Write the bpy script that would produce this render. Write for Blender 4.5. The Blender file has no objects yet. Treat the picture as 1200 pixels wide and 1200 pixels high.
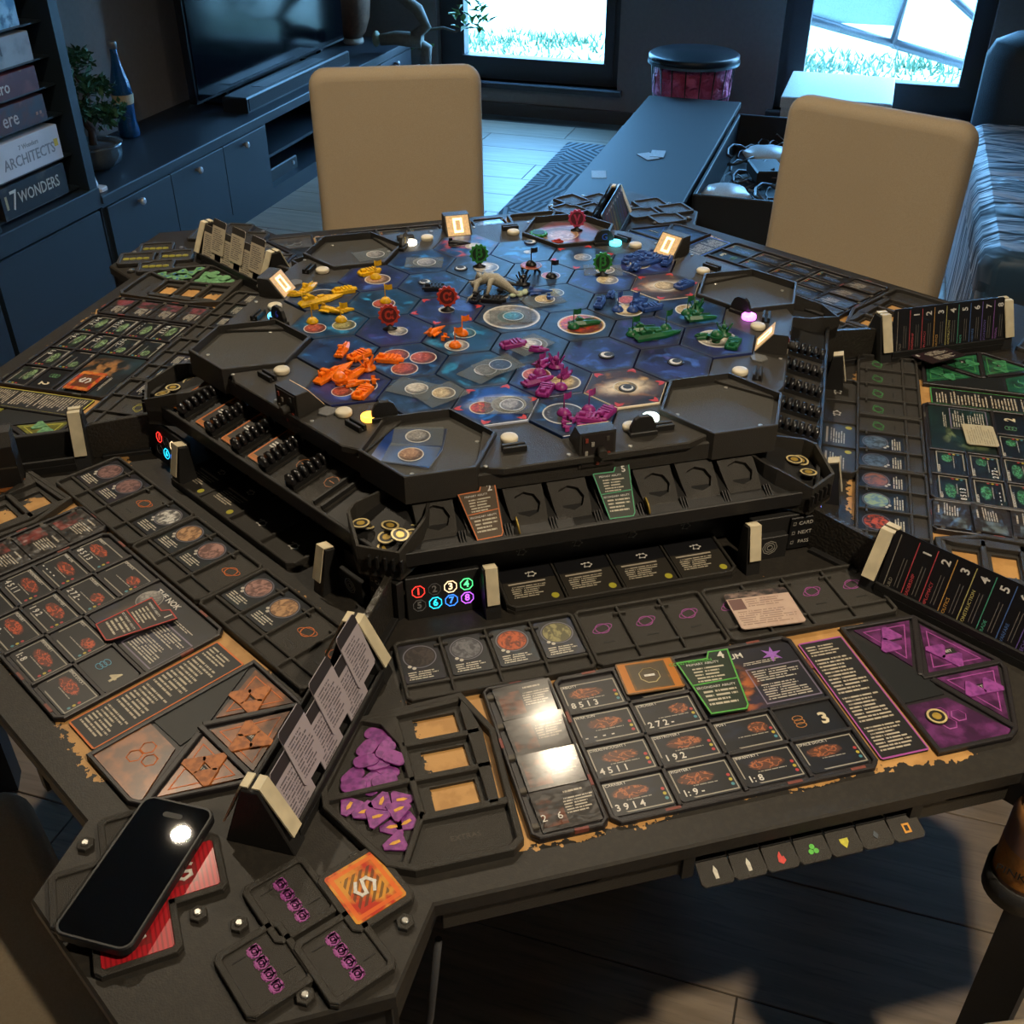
import bpy, math, random
from mathutils import Matrix, Vector
random.seed(7)
R = math.radians
SC = bpy.context.scene
COL = SC.collection

# ---------------------------------------------------------------- camera, world, lights, exposure
cam_d = bpy.data.cameras.new('camera'); cam = bpy.data.objects.new('camera', cam_d); COL.objects.link(cam)
cam.location = (-0.3876, -1.4759, 1.5828)
cam.rotation_euler = (R(55.56), R(0.10), R(-14.78))
cam_d.sensor_width = 36.0; cam_d.sensor_fit = 'HORIZONTAL'; cam_d.lens = 36.0 * 1253.95 / 1200
cam_d.clip_start = 0.02; cam_d.clip_end = 300
SC.camera = cam
SC.view_settings.view_transform = 'Standard'; SC.view_settings.look = 'None'
SC.view_settings.gamma = 1.0; SC.view_settings.use_curve_mapping = False
SC.view_settings.exposure = 0.2

RA = 57.4                                   # the room is turned against the table
RM = Matrix.Rotation(R(RA), 4, 'Z')         # room axes: x = towards the windows, y = towards the cabinet wall
w = bpy.data.worlds.new('daylight'); SC.world = w; w.use_nodes = True
wn = w.node_tree; bgn = wn.nodes['Background']
sky = wn.nodes.new('ShaderNodeTexSky'); sky.sky_type = 'HOSEK_WILKIE'; sky.turbidity = 9; sky.ground_albedo = .6     # thin overcast, seen blue by the lamp balanced camera
sky.sun_direction = (RM @ Vector((.2, -.6, .75))).normalized()
tint = wn.nodes.new('ShaderNodeMix'); tint.data_type = 'RGBA'; tint.inputs[0].default_value = .75; tint.inputs[7].default_value = (.17, .51, 1.0, 1)
wn.links.new(sky.outputs[0], tint.inputs[6]); wn.links.new(tint.outputs[2], bgn.inputs['Color']); bgn.inputs['Strength'].default_value = 27.0

def area(name, loc, rot, size, watts, col, size_y=None, shape='DISK', spread=180):
    d = bpy.data.lights.new(name, 'AREA'); d.shape = shape; d.size = size
    if size_y: d.size_y = size_y
    d.energy = watts; d.color = col; d.spread = R(spread)
    o = bpy.data.objects.new(name, d); COL.objects.link(o); o.matrix_world = rot.copy(); o.location = loc
    return o
DOWN = Matrix()
WARM = (1.0, .83, .60)
area('ceiling_lamp_rear_offscreen', (0.50, -1.55, 2.47), DOWN, .09, 29, WARM, spread=150)
area('ceiling_lamp_left_offscreen', (-0.80, 0.72, 2.47), DOWN, .052, 11, WARM, spread=140)
area('ceiling_lamp_table_offscreen', (0.32, 0.55, 2.47), DOWN, .07, 9, WARM, spread=140)
WROT = RM @ Matrix.Rotation(R(90), 4, 'Y')   # pointing back into the room from the window wall

# ---------------------------------------------------------------- helpers
def lin(c):
    return c / 12.92 if c <= .04045 else ((c + .055) / 1.055) ** 2.4
def hx(h):
    h = h.lstrip('#'); return tuple(lin(int(h[i:i+2], 16) / 255) for i in (0, 2, 4)) + (1,)

class MB:
    def __init__(s): s.v = []; s.f = []; s.uv = []; s.sm = []
    def face(s, pts, uv=None, M=None, smooth=False):
        n = len(s.v)
        for p in pts:
            p = Vector(p); s.v.append(tuple(M @ p) if M else tuple(p))
        s.f.append(tuple(range(n, n + len(pts)))); s.uv.append(uv or [(0.0, 0.0)] * len(pts)); s.sm.append(smooth)
    def loft(s, rings, closed=True, cap0=True, cap1=True, M=None, smooth=False, uvtop=None):
        n0 = len(s.v); k = len(rings[0])
        for r in rings:
            for p in r:
                p = Vector(p); s.v.append(tuple(M @ p) if M else tuple(p))
        for i in range(len(rings) - 1):
            for j in range(k if closed else k - 1):
                a = n0 + i*k + j; b = n0 + i*k + (j+1) % k
                s.f.append((a, b, b + k, a + k)); s.uv.append([(0, 0)] * 4); s.sm.append(smooth)
        if cap0: s.f.append(tuple(n0 + j for j in reversed(range(k)))); s.uv.append([(0, 0)] * k); s.sm.append(False)
        if cap1:
            o = n0 + (len(rings) - 1) * k
            s.f.append(tuple(o + j for j in range(k))); s.uv.append(uvtop or [(0, 0)] * k); s.sm.append(False)
        return s
    def prism(s, poly, z0, z1, ch=0.0, M=None, uv=None):
        xs = [p[0] for p in poly]; ys = [p[1] for p in poly]
        bx = (min(xs), min(ys), max(xs), max(ys)) if uv is None else uv
        top = inset(poly, ch) if ch else poly
        U = [((p[0]-bx[0])/(bx[2]-bx[0]), (p[1]-bx[1])/(bx[3]-bx[1])) for p in top]
        rings = [[(x, y, z0) for x, y in poly]]
        if ch: rings.append([(x, y, z1 - ch) for x, y in poly])
        rings.append([(x, y, z1) for x, y in top])
        s.loft(rings, M=M, uvtop=U)
        return s
    def box(s, x0, x1, y0, y1, z0, z1, ch=0.0, M=None):
        return s.prism([(x0, y0), (x1, y0), (x1, y1), (x0, y1)], z0, z1, ch, M)
    def tube(s, pts, r, n=8, cap=True, M=None):
        pts = [Vector(p) for p in pts]; rings = []
        rr = r if isinstance(r, (list, tuple)) else [r] * len(pts)
        up = None
        for i, p in enumerate(pts):
            t = (pts[min(i+1, len(pts)-1)] - pts[max(i-1, 0)]).normalized()
            if up is None:
                up = Vector((0, 0, 1)) if abs(t.z) < .9 else Vector((1, 0, 0))
            a = t.cross(up).normalized(); up = a.cross(t).normalized()
            rings.append([tuple(p + (a * math.cos(2*math.pi*j/n) + up * math.sin(2*math.pi*j/n)) * rr[i]) for j in range(n)])
        rings = [list(reversed(q)) for q in rings]
        s.loft(rings, cap0=cap, cap1=cap, M=M, smooth=True); return s
    def lathe(s, prof, n=24, M=None, sx=1, sy=1, smooth=True, cap=True):
        rings = [[(r*sx*math.cos(2*math.pi*j/n), r*sy*math.sin(2*math.pi*j/n), z) for j in range(n)] for r, z in prof]
        rt = prof[-1][0] or 1
        s.loft(rings, M=M, smooth=smooth, cap0=cap, cap1=cap, uvtop=[(.5+.5*math.cos(2*math.pi*j/n), .5+.5*math.sin(2*math.pi*j/n)) for j in range(n)]); return s
    def ball(s, c, rx, ry, rz, n=10, m=6, M=None, jit=0):
        prof = []
        rings = []
        for i in range(m + 1):
            a = -math.pi/2 + math.pi * i / m
            r = max(math.cos(a), .02)
            rings.append([(c[0]+rx*r*math.cos(2*math.pi*j/n)*(1+random.uniform(-jit, jit)), c[1]+ry*r*math.sin(2*math.pi*j/n)*(1+random.uniform(-jit, jit)), c[2]+rz*math.sin(a)) for j in range(n)])
        s.loft(rings, M=M, smooth=True); return s
    def ring(s, r0, r1, z0, z1, n=24, sx=1, sy=1, M=None):
        pr = [(r0, z0), (r1, z0), (r1, z1), (r0, z1), (r0, z0)]
        s.loft([[(r*sx*math.cos(2*math.pi*j/n), r*sy*math.sin(2*math.pi*j/n), z) for j in range(n)] for r, z in pr], cap0=False, cap1=False, M=M); return s
    def bars(s, pts, wd, z0, z1, closed=False, ch=0.0, M=None):
        if closed:
            n_ = len(pts); ar = sum(pts[i][0]*pts[(i+1) % n_][1] - pts[(i+1) % n_][0]*pts[i][1] for i in range(n_))
            pp = list(pts) if ar > 0 else list(reversed(pts))
            o = inset(pp, -wd/2); i_ = inset(pp, wd/2); rg = [i_, o, o, inset(pp, -wd/2+ch) if ch else o, inset(pp, wd/2-ch) if ch else i_, i_, i_]; zz = [z0, z0, z1-ch, z1, z1, z1-ch, z0]
            s.loft([[(x, y, z) for x, y in r] for r, z in zip(rg, zz)], cap0=False, cap1=False, M=M); return s
        q = list(pts); ks = 0
        for a, b in zip(q, q[1:]):
            a = Vector(a); b = Vector(b); d = (b - a); l = d.length
            if l < 1e-6: continue
            d /= l; nrm = Vector((-d.y, d.x)) * wd / 2; e = d * wd / 2
            s.prism([tuple(a - e - nrm), tuple(b + e - nrm), tuple(b + e + nrm), tuple(a - e + nrm)], z0, z1 + ks*.00005, ch, M); ks += 1
        return s
    def mesh(s, name):
        me = bpy.data.meshes.new(name); me.from_pydata(s.v, [], s.f)
        ul = me.uv_layers.new(name='UVMap')
        flat = [c for u in s.uv for p in u for c in p]
        ul.data.foreach_set('uv', flat)
        me.polygons.foreach_set('use_smooth', s.sm)
        me.materials.append(None); me.update(); return me

def inset(poly, d):
    n = len(poly); out = []
    ar = sum(poly[i][0]*poly[(i+1) % n][1] - poly[(i+1) % n][0]*poly[i][1] for i in range(n))
    sg = 1 if ar > 0 else -1
    for i in range(n):
        p0 = Vector(poly[i-1]); p = Vector(poly[i]); p1 = Vector(poly[(i+1) % n])
        a = (p - p0).normalized(); b = (p1 - p).normalized()
        na = Vector((-a.y, a.x)) * sg; nb = Vector((-b.y, b.x)) * sg
        m = na + nb; k = max(m.length_squared, .2)
        out.append(tuple(p + m * (2 * d / k)))
    return out
def rect(cx, cy, wd, h, c=0.0):
    x0, x1, y0, y1 = cx-wd/2, cx+wd/2, cy-h/2, cy+h/2
    if not c: return [(x0, y0), (x1, y0), (x1, y1), (x0, y1)]
    return [(x0+c, y0), (x1-c, y0), (x1, y0+c), (x1, y1-c), (x1-c, y1), (x0+c, y1), (x0, y1-c), (x0, y0+c)]
def ngon(n, r, rot=0, c=(0, 0)):
    return [(c[0]+r*math.cos(R(rot+360*k/n)), c[1]+r*math.sin(R(rot+360*k/n))) for k in range(n)]

_mc = {}
def cached(key, fn):
    if key not in _mc:
        b = MB(); fn(b); _mc[key] = b.mesh(str(key[0]) if isinstance(key, tuple) else key)
    return _mc[key]
def link(name, data, M=None, parent=None):
    o = bpy.data.objects.new(name, data); COL.objects.link(o)
    if parent is not None: o.parent = parent
    if M is not None: o.matrix_local = M
    return o
def setmat(o, mat):
    o.material_slots[0].link = 'OBJECT'; o.material_slots[0].material = mat
def tag(o, label, cat, group=None):
    o['label'] = label; o['category'] = cat
    if group: o['group'] = group
    return o
def thing(name, label, cat, M=None, group=None):
    return tag(link(name, None, M), label, cat, group)
def part(name, me, mat, parent, M=None, label=None):
    if isinstance(me, MB): me = me.mesh(name)
    o = link(name, me, M, parent); setmat(o, mat)
    if label: o['label'] = label
    return o
def solo(name, me, mat, label, cat, M=None, group=None):
    if isinstance(me, MB): me = me.mesh(name)
    o = link(name, me, M); setmat(o, mat); return tag(o, label, cat, group)
def struct(name, me, mat, M=None):
    if isinstance(me, MB): me = me.mesh(name)
    o = link(name, me, M); setmat(o, mat); o['kind'] = 'structure'; return o
def T(x, y, z=0, rz=0):
    return Matrix.Translation((x, y, z)) @ Matrix.Rotation(R(rz), 4, 'Z')
def RX(a): return Matrix.Rotation(R(a), 4, 'X')
def RY(a): return Matrix.Rotation(R(a), 4, 'Y')
def RZ(a): return Matrix.Rotation(R(a), 4, 'Z')

_tc = {}
def lettering(s, size, mat, parent, M, name='lettering', align='CENTER', sx=1.0, depth=.0003, bold=0):
    key = (s, round(size, 5), align, sx, depth, bold)
    if key not in _tc:
        cu = bpy.data.curves.new('lettering', 'FONT'); cu.body = s; cu.size = size; cu.align_x = align; cu.align_y = 'CENTER'
        cu.resolution_u = 2; cu.extrude = depth; cu.offset = bold
        t = bpy.data.objects.new('lettering', cu); COL.objects.link(t)
        bpy.context.view_layer.update()
        me = bpy.data.meshes.new_from_object(t); bpy.data.objects.remove(t); bpy.data.curves.remove(cu)
        me.name = 'lettering'
        if sx != 1.0:
            for v in me.vertices: v.co.x *= sx
        me.materials.clear(); me.materials.append(None)
        _tc[key] = me
    o = link(name, _tc[key], M, parent); setmat(o, mat); return o

# ---------------------------------------------------------------- materials
class Art:
    """procedural print: base colour with masks laid over it in UV space"""
    def __init__(s, name, base, rough=.45, coat=0.0, metal=0.0, spec=.5):
        s.m_ = bpy.data.materials.new(name); s.m_.use_nodes = True; s.t = s.m_.node_tree; s.n = s.t.nodes
        s.b = s.n['Principled BSDF']; s.b.inputs['Roughness'].default_value = rough
        s.b.inputs['Metallic'].default_value = metal; s.b.inputs['Coat Weight'].default_value = coat
        s.b.inputs['Coat Roughness'].default_value = .12; s.b.inputs['Specular IOR Level'].default_value = spec
        s.b.inputs['Base Color'].default_value = hx(base)
        tc = s.n.new('ShaderNodeTexCoord'); s.tc = tc
        sp = s.n.new('ShaderNodeSeparateXYZ'); s.t.links.new(tc.outputs['UV'], sp.inputs[0]); s.u, s.v = sp.outputs[0], sp.outputs[1]
        rg = s.n.new('ShaderNodeRGB'); rg.outputs[0].default_value = hx(base); s.c = rg.outputs[0]
        oi = s.n.new('ShaderNodeObjectInfo'); s.rnd = oi.outputs['Random']
    def m(s, op, a, b=None, c=None):
        nd = s.n.new('ShaderNodeMath'); nd.operation = op
        for i, x in enumerate((a, b, c)):
            if x is None: continue
            if isinstance(x, (int, float)): nd.inputs[i].default_value = x
            else: s.t.links.new(x, nd.inputs[i])
        return nd.outputs[0]
    def sm(s, x, a, b):
        nd = s.n.new('ShaderNodeMapRange'); nd.interpolation_type = 'SMOOTHSTEP'
        s.t.links.new(x, nd.inputs[0]); nd.inputs[1].default_value = a; nd.inputs[2].default_value = b
        return nd.outputs[0]
    def rect(s, x0, y0, x1, y1, inv=False):
        a = s.m('LESS_THAN', s.m('ABSOLUTE', s.m('SUBTRACT', s.u, (x0+x1)/2)), (x1-x0)/2)
        b = s.m('LESS_THAN', s.m('ABSOLUTE', s.m('SUBTRACT', s.v, (y0+y1)/2)), (y1-y0)/2)
        return s.m('MULTIPLY', a, b)
    def dist(s, cx, cy, rx, ry):
        a = s.m('DIVIDE', s.m('SUBTRACT', s.u, cx), rx); b = s.m('DIVIDE', s.m('SUBTRACT', s.v, cy), ry)
        return s.m('SQRT', s.m('ADD', s.m('MULTIPLY', a, a), s.m('MULTIPLY', b, b)))
    def circ(s, cx, cy, rx, ry, soft=.06): return s.sm(s.dist(cx, cy, rx, ry), 1+soft, 1-soft)
    def ringm(s, cx, cy, rx, ry, wd=.08):
        return s.sm(s.m('ABSOLUTE', s.m('SUBTRACT', s.dist(cx, cy, rx, ry), 1)), wd, wd*.4)
    def noise(s, scale, lo=.4, hi=.6, detail=3, coord='UV', vec=None, dist=0.0):
        nd = s.n.new('ShaderNodeTexNoise'); nd.noise_dimensions = '4D'; nd.inputs['Scale'].default_value = scale; nd.inputs['Detail'].default_value = detail
        nd.inputs['Distortion'].default_value = dist
        s.t.links.new(vec or s.tc.outputs[coord], nd.inputs['Vector'])
        s.t.links.new(s.m('MULTIPLY', s.rnd, 90.0), nd.inputs['W'])
        return s.sm(nd.outputs[0], lo, hi)
    def text(s, x0, y0, x1, y1, n, seed=0.0, fill=.46, ragged=.35, cols=1):
        """n lines of small unreadable print"""
        fv = s.m('MULTIPLY', s.m('DIVIDE', s.m('SUBTRACT', s.v, y0), y1-y0), float(n))
        row = s.m('FLOOR', fv); fr = s.m('SUBTRACT', fv, row)
        line = s.m('LESS_THAN', s.m('ABSOLUTE', s.m('SUBTRACT', fr, .5)), fill/2)
        uu = s.m('DIVIDE', s.m('SUBTRACT', s.u, x0), x1-x0)
        wn_ = s.n.new('ShaderNodeTexWhiteNoise'); wn_.noise_dimensions = '2D'
        cb = s.n.new('ShaderNodeCombineXYZ'); s.t.links.new(row, cb.inputs[0]); cb.inputs[1].default_value = seed + .37
        s.t.links.new(cb.outputs[0], wn_.inputs['Vector'])
        end = s.m('SUBTRACT', 1.0, s.m('MULTIPLY', wn_.outputs['Value'], ragged))
        cut = s.m('LESS_THAN', uu, end)
        w2 = s.n.new('ShaderNodeTexWhiteNoise'); w2.noise_dimensions = '2D'
        c2 = s.n.new('ShaderNodeCombineXYZ'); s.t.links.new(s.m('FLOOR', s.m('MULTIPLY', uu, 44.0)), c2.inputs[0]); s.t.links.new(row, c2.inputs[1])
        s.t.links.new(c2.outputs[0], w2.inputs['Vector'])
        gap = s.m('GREATER_THAN', w2.outputs['Value'], .2)
        return s.m('MULTIPLY', s.m('MULTIPLY', s.m('MULTIPLY', line, cut), gap), s.rect(x0, y0, x1, y1))
    def over(s, mask, col, k=1.0):
        nd = s.n.new('ShaderNodeMix'); nd.data_type = 'RGBA'
        if k != 1.0: mask = s.m('MULTIPLY', mask, k)
        s.t.links.new(mask, nd.inputs[0]); s.t.links.new(s.c, nd.inputs[6])
        if isinstance(col, str): nd.inputs[7].default_value = hx(col)
        else: s.t.links.new(col, nd.inputs[7])
        s.c = nd.outputs[2]; return s
    def bump(s, h, strength=.3, dist=.001):
        b = s.n.new('ShaderNodeBump'); b.inputs['Strength'].default_value = strength; b.inputs['Distance'].default_value = dist
        s.t.links.new(h, b.inputs['Height']); s.t.links.new(b.outputs[0], s.b.inputs['Normal']); return s
    def emit(s, k):
        s.t.links.new(s.c, s.b.inputs['Emission Color']); s.b.inputs['Emission Strength'].default_value = k; return s
    def alpha(s, a): s.b.inputs['Alpha'].default_value = a; return s
    def done(s): s.t.links.new(s.c, s.b.inputs['Base Color']); return s.m_

_pm = {}
def pm(col, rough=.5, metal=0.0, coat=0.0, name=None, grain=0.0, gscale=300, emit=0.0, spec=.5):
    key = (col, rough, metal, coat, grain, gscale, emit, spec)
    if key not in _pm:
        a = Art(name or 'plain_' + col, col, rough, coat, metal, spec)
        f = a.noise(gscale, .3, .7, 2, 'Object')
        dk = '#%02x%02x%02x' % tuple(int(int(col[i:i+2], 16) * .80) for i in (1, 3, 5))
        a.over(f, dk, .6)
        if grain: a.bump(f, grain, .0006)
        if emit: a.emit(emit)
        _pm[key] = a.done()
    return _pm[key]
PLA = pm('#322f2a', .48, name='printed_black_plastic', grain=.6, gscale=1300)
PLA2 = pm('#1c1b1a', .55, name='dark_plastic', grain=.25, gscale=700)
PLA3 = PLA
EDGE = pm('#4a443a', .5, name='light_worn_edge')
SHEET = pm('#232022', .45, name='sheet_frame_plastic', grain=.2)
CREAM = pm('#d6c9a8', .5, name='cream_plastic', gscale=40)
WHITE = pm('#d8d4cc', .5, name='white_print')
INK = pm('#0b0b0c', .5, name='black_ink')
SCREW = pm('#b9b7b0', .35, .8, name='screw_steel')
GOLD = pm('#b99a45', .35, .3, name='gold_token')
ACC = {'purple': '#a04a98', 'orange': '#cf6a22', 'yellow': '#bfb848', 'green': '#459450', 'blue': '#3f6fd0', 'black': '#8a8a86'}
ACCM = {k: pm(v, .5, name=k + '_accent') for k, v in ACC.items()}
MINI = {'purple': pm('#8f2478', .42, name='purple_miniature'), 'orange': pm('#ff7a00', .42, name='orange_miniature'), 'yellow': pm('#e9b400', .42, name='yellow_miniature'),
        'green': pm('#125c32', .42, name='green_miniature'), 'blue': pm('#2f4f94', .42, name='blue_miniature'), 'black': pm('#15161a', .42, name='black_miniature')}
ZT = .75                      # table top
ZM = .90                      # map tiles
ST = {'purple': 0, 'green': 60, 'blue': 120, 'black': 180, 'yellow': -120, 'orange': -60}
NEXT = {'purple': 'green', 'green': 'blue', 'blue': 'black', 'black': 'yellow', 'yellow': 'orange', 'orange': 'purple'}
def S(who, x=0, y=0, z=0, rz=0): return RZ(ST[who]) @ T(x, y, ZT + z, rz)
# ---------------------------------------------------------------- the room
def RM_(f, l, z=0, rz=0): return RM @ T(f, l, z, rz)
def woodmat(name, c1, c2, c3, rough=.45, along='y', scale=9):
    a = Art(name, c1, rough)
    mp = a.n.new('ShaderNodeMapping'); a.t.links.new(a.tc.outputs['Object'], mp.inputs[0])
    mp.inputs['Scale'].default_value = (14, 1, 14) if along == 'y' else (1, 14, 14)
    a.over(a.noise(scale * .35, .35, .65, 5, vec=mp.outputs[0]), c2, .8)
    a.over(a.noise(scale * 1.3, .5, .72, 4, vec=mp.outputs[0]), c3, .6)
    return a
fa = woodmat('grey_oak_plank', '#8f8170', '#75685a', '#5a5046', .42)
fa.over(fa.m('MULTIPLY', fa.rnd, .5), '#6b6055')
FLOORM = fa.done()
fb = MB(); fb.box(-3.2, 4.56, -2.6, 2.5, -.05, -.004)
floor = struct('floor', fb, pm('#3a342d', .7), RM)
PW, PL = .242, 1.22
plk = cached('plank', lambda b: b.box(-PW/2+.0015, PW/2-.0015, -PL/2+.0015, PL/2-.0015, -.004, 0, .001))
i = 0
f = -.19 - PW * 5 + PW/2
while f < 4.45:
    off = (i * .41) % PL
    l = 2.55 - off
    while l > -2.0:
        part('plank', plk, FLOORM, floor, T(f, l)); l -= PL
    f += PW; i += 1

wa = Art('dark_grey_wall_paint', '#7d7a78', .8); wa.over(wa.noise(60, .3, .7, 3, 'Object'), '#747170', .5); WALL = wa.done()
FRAME = pm('#3a4046', .45, name='window_frame_grey')
W1 = (.86, 1.90, .18); W2 = (-.97, .02, .14); WT = 2.2
wb = MB()
segs = [(-2.6, W2[0], 0, 2.5), (W2[1], W1[0], 0, 2.5), (W1[1], 2.65, 0, 2.5), (W2[0], W2[1], 0, W2[2]), (W2[0], W2[1], WT, 2.5), (W1[0], W1[1], 0, W1[2]), (W1[0], W1[1], WT, 2.5)]
for a0, a1, z0, z1 in segs: wb.box(4.54, 4.82, a0, a1, z0, z1)
struct('wall_back', wb, WALL, RM)
struct('wall_left', MB().box(-3.2, 4.82, 2.45, 2.65, 0, 2.5), WALL, RM)
struct('wall_right', MB().box(-3.2, 4.82, -2.8, -2.6, 0, 2.5), WALL, RM)
struct('wall_rear', MB().box(-3.4, -3.2, -2.8, 2.65, 0, 2.5), WALL, RM)
struct('ceiling', MB().box(-3.4, 4.82, -2.8, 2.65, 2.5, 2.6), pm('#b9b4aa', .9), RM)
bb = MB(); bb.box(4.525, 4.54, W2[1]+.0, W1[0], 0, .07); bb.box(4.525, 4.54, W1[0], 2.45, 0, .07); bb.box(4.525, 4.54, -2.6, W2[1], 0, .07)
struct('baseboard_back', bb, pm('#4a4744', .6), RM)

gl = bpy.data.materials.new('window_glass'); gl.use_nodes = True
gt = gl.node_tree; gt.nodes.clear()
o_ = gt.nodes.new('ShaderNodeOutputMaterial'); tr = gt.nodes.new('ShaderNodeBsdfTransparent'); tr.inputs[0].default_value = (.92, .97, .98, 1)
gs = gt.nodes.new('ShaderNodeBsdfGlossy'); gs.inputs['Roughness'].default_value = .02; mx = gt.nodes.new('ShaderNodeMixShader'); mx.inputs[0].default_value = .06
gt.links.new(tr.outputs[0], mx.inputs[1]); gt.links.new(gs.outputs[0], mx.inputs[2]); gt.links.new(mx.outputs[0], o_.inputs[0])
def window(n, a0, a1, zb, g0, g1, gz):
    m = MB()                                             # outer frame fixed in the wall
    m.box(4.60, 4.70, a0, a0+.05, zb, WT); m.box(4.60, 4.70, a1-.05, a1, zb, WT); m.box(4.60, 4.70, a0, a1, zb, zb+.05); m.box(4.60, 4.70, a0, a1, WT-.05, WT)
    wdw = struct('window_%d' % n, m, FRAME, RM)
    s = MB()
    for q in ((a0+.04, g0), (g1, a1-.04)): s.box(4.585, 4.66, q[0], q[1], zb+.04, WT-.04, .004)
    s.box(4.585, 4.66, g0, g1, zb+.04, gz, .004); s.box(4.585, 4.66, g0, g1, WT-.12, WT-.04, .004)
    part('sash', s, FRAME, wdw)
    part('pane', MB().box(4.62, 4.626, g0, g1, gz, WT-.12), gl, wdw)
    part('sill', MB().box(4.50, 4.60, a0-.03, a1+.03, zb-.03, zb, .004), FRAME, wdw)
    part('bead', MB().box(4.575, 4.585, g0-.012, g1+.012, gz-.012, gz, .002), FRAME, wdw)
window(1, *W1[:2], W1[2], .95, 1.755, .30)
window(2, *W2[:2], W2[2], -.875, -.11, .305)

# outdoors
ga = Art('dry_pale_ground', '#b9b6a6', .9); ga.over(ga.noise(1.2, .4, .65, 5, 'Object'), '#8d9276', .7); ga.over(ga.noise(9, .5, .7, 4, 'Object'), '#cfcabd', .8)
gr = struct('ground_outside', MB().box(4.82, 30, -16, 14, -.3, -.12), ga.done(), RM)
tu = MB()
rnd = random.Random(3)
for k in range(2000):
    f = 6.4 + rnd.random() ** 1.3 * 1.1; l = rnd.uniform(-2.6, 3.6)
    if rnd.random() < .3: l = rnd.gauss((1.95, 2.5, -.15, -.75)[k % 4], .16); f = rnd.gauss((7.2, 7.0, 6.9, 7.1)[k % 4], .12)
    h = rnd.uniform(.02, .08); a = rnd.uniform(0, 6.28); d = rnd.uniform(.01, .05)
    tu.face([(f, l, -.12), (f+.02*math.cos(a), l+.02*math.sin(a), -.12), (f+d*math.cos(a*3), l+d*math.sin(a*3), -.12+h)])
gs_ = solo('grass_tufts', tu, pm('#4d6a4c', .8), 'sparse green grass tufts growing on the pale ground outdoors', 'grass', RM); gs_['kind'] = 'stuff'
# leaning metal framed panel outside the second window
lp = thing('leaning_panel', 'metal framed panel leaning at an angle outdoors behind window glass', 'garden panel', RM_(5.35, -.45, -.12))
GM = pm('#6b7177', .4, .5)
TI = RX(14)
part('frame', MB().tube([(0, .62, .62), (0, -.08, .47), (.0, -.16, 1.2), (0, .6, 1.35), (0, .62, .62)], .035, 6), GM, lp)
part('sheet', MB().box(-.006, .006, -.1, .6, .56, 1.25), pm('#c9dede', .25), lp)
part('brace', MB().tube([(0, -.08, .47), (.1, -.5, .36), (.25, -.95, .3)], .03, 6), GM, lp)
part('brace', MB().tube([(0, -.16, .85), (.2, -.62, .5), (.3, -.95, .36)], .022, 6), GM, lp)
part('post', MB().tube([(0, .62, .62), (.35, .6, 0)], .03, 6), GM, lp)
part('post', MB().tube([(.25, -.95, .34), (.3, -.97, 0)], .03, 6), GM, lp)

# ---------------------------------------------------------------- cabinet wall
NAVY = pm('#1a2630', .5, name='blue_grey_cabinet_lacquer')
NAVYD = NAVY
KNOB = pm('#b8bcc0', .3, .6, name='pewter_knob')
def knob(parent, M): return part('knob', cached('knob', lambda b: b.lathe([(.006, 0), (.006, .01), (.012, .014), (.014, .022), (.008, .028)], 12)), KNOB, parent, M)
cab = thing('media_cabinet', 'long low blue grey cabinet under the television', 'cabinet', RM_(1.585, 2.0))
CL = 2.81
part('top', MB().box(0, CL, -.012, .44, .375, .40, .003), NAVY, cab)
body = MB(); body.box(0, CL, .40, .44, .06, .375); body.box(0, .02, .005, .42, .06, .375); body.box(1.14, 1.165, .005, .42, .06, .375); body.box(1.95, 1.975, .005, .42, .06, .375); body.box(CL-.02, CL, .005, .42, .06, .375)
body.box(0, CL, .005, .42, .06, .075)
part('carcass', body, NAVY, cab)
part('plinth', MB().box(0, CL, .012, .42, 0, .06), NAVYD, cab)
for x0, x1 in ((.02, .41), (.415, .79), (.795, 1.14), (1.975, 2.37), (2.375, CL-.02)):
    d = part('door', MB().box(x0, x1, -.008, .008, .075, .355, .002), NAVY, cab)
    knob(d, T((x0+x1)/2 - .02, -.008, .325) @ RX(90))
part('rail', MB().box(0, CL, .0, .012, .357, .375), NAVY, cab)
part('shelf', MB().box(1.165, 1.95, .02, .40, .20, .212), NAVY, cab)
gc = thing('game_console', 'flat black console box inside the open cabinet bay', 'console', RM_(1.585+1.36, 2.13, .0755))
part('body', MB().box(-.13, .13, -.08, .1, 0, .055, .004), INK, gc); part('button', MB().lathe([(.008, 0), (.008, .006)], 10, M=T(.09, -.08, .03) @ RX(90)), KNOB, gc)

tv = thing('television', 'large dark flat television standing on the low cabinet', 'television', RM_(2.57, 2.2, .40))
TVB = pm('#0c0d10', .35, name='tv_bezel')
part('panel', MB().box(0, 1.42, .006, .04, .06, .87, .004), TVB, tv)
sa = Art('tv_glass', '#05070c', .12, .0, 0, .15); part('screen', MB().box(.012, 1.408, .0, .006, .072, .858), sa.done(), tv)
for x in (.25, 1.17): part('foot', MB().box(x-.015, x+.015, -.012, .13, 0, .012).box(x-.012, x+.012, .01, .035, .01, .08), TVB, tv)
sb = thing('soundbar', 'long black soundbar lying in front of the television', 'soundbar', RM_(2.72, 2.06, .4003))
part('body', MB().box(0, 1.02, 0, .12, 0, .062, .006), pm('#1c2126', .4, name='soundbar_shell'), sb)
part('grille', MB().box(.012, 1.008, -.003, .001, .008, .054), pm('#14171b', .8, grain=.6, gscale=500), sb)
part('top_strip', MB().box(.2, .8, .03, .09, .061, .0635), pm('#2b3238', .3), sb)

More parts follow.
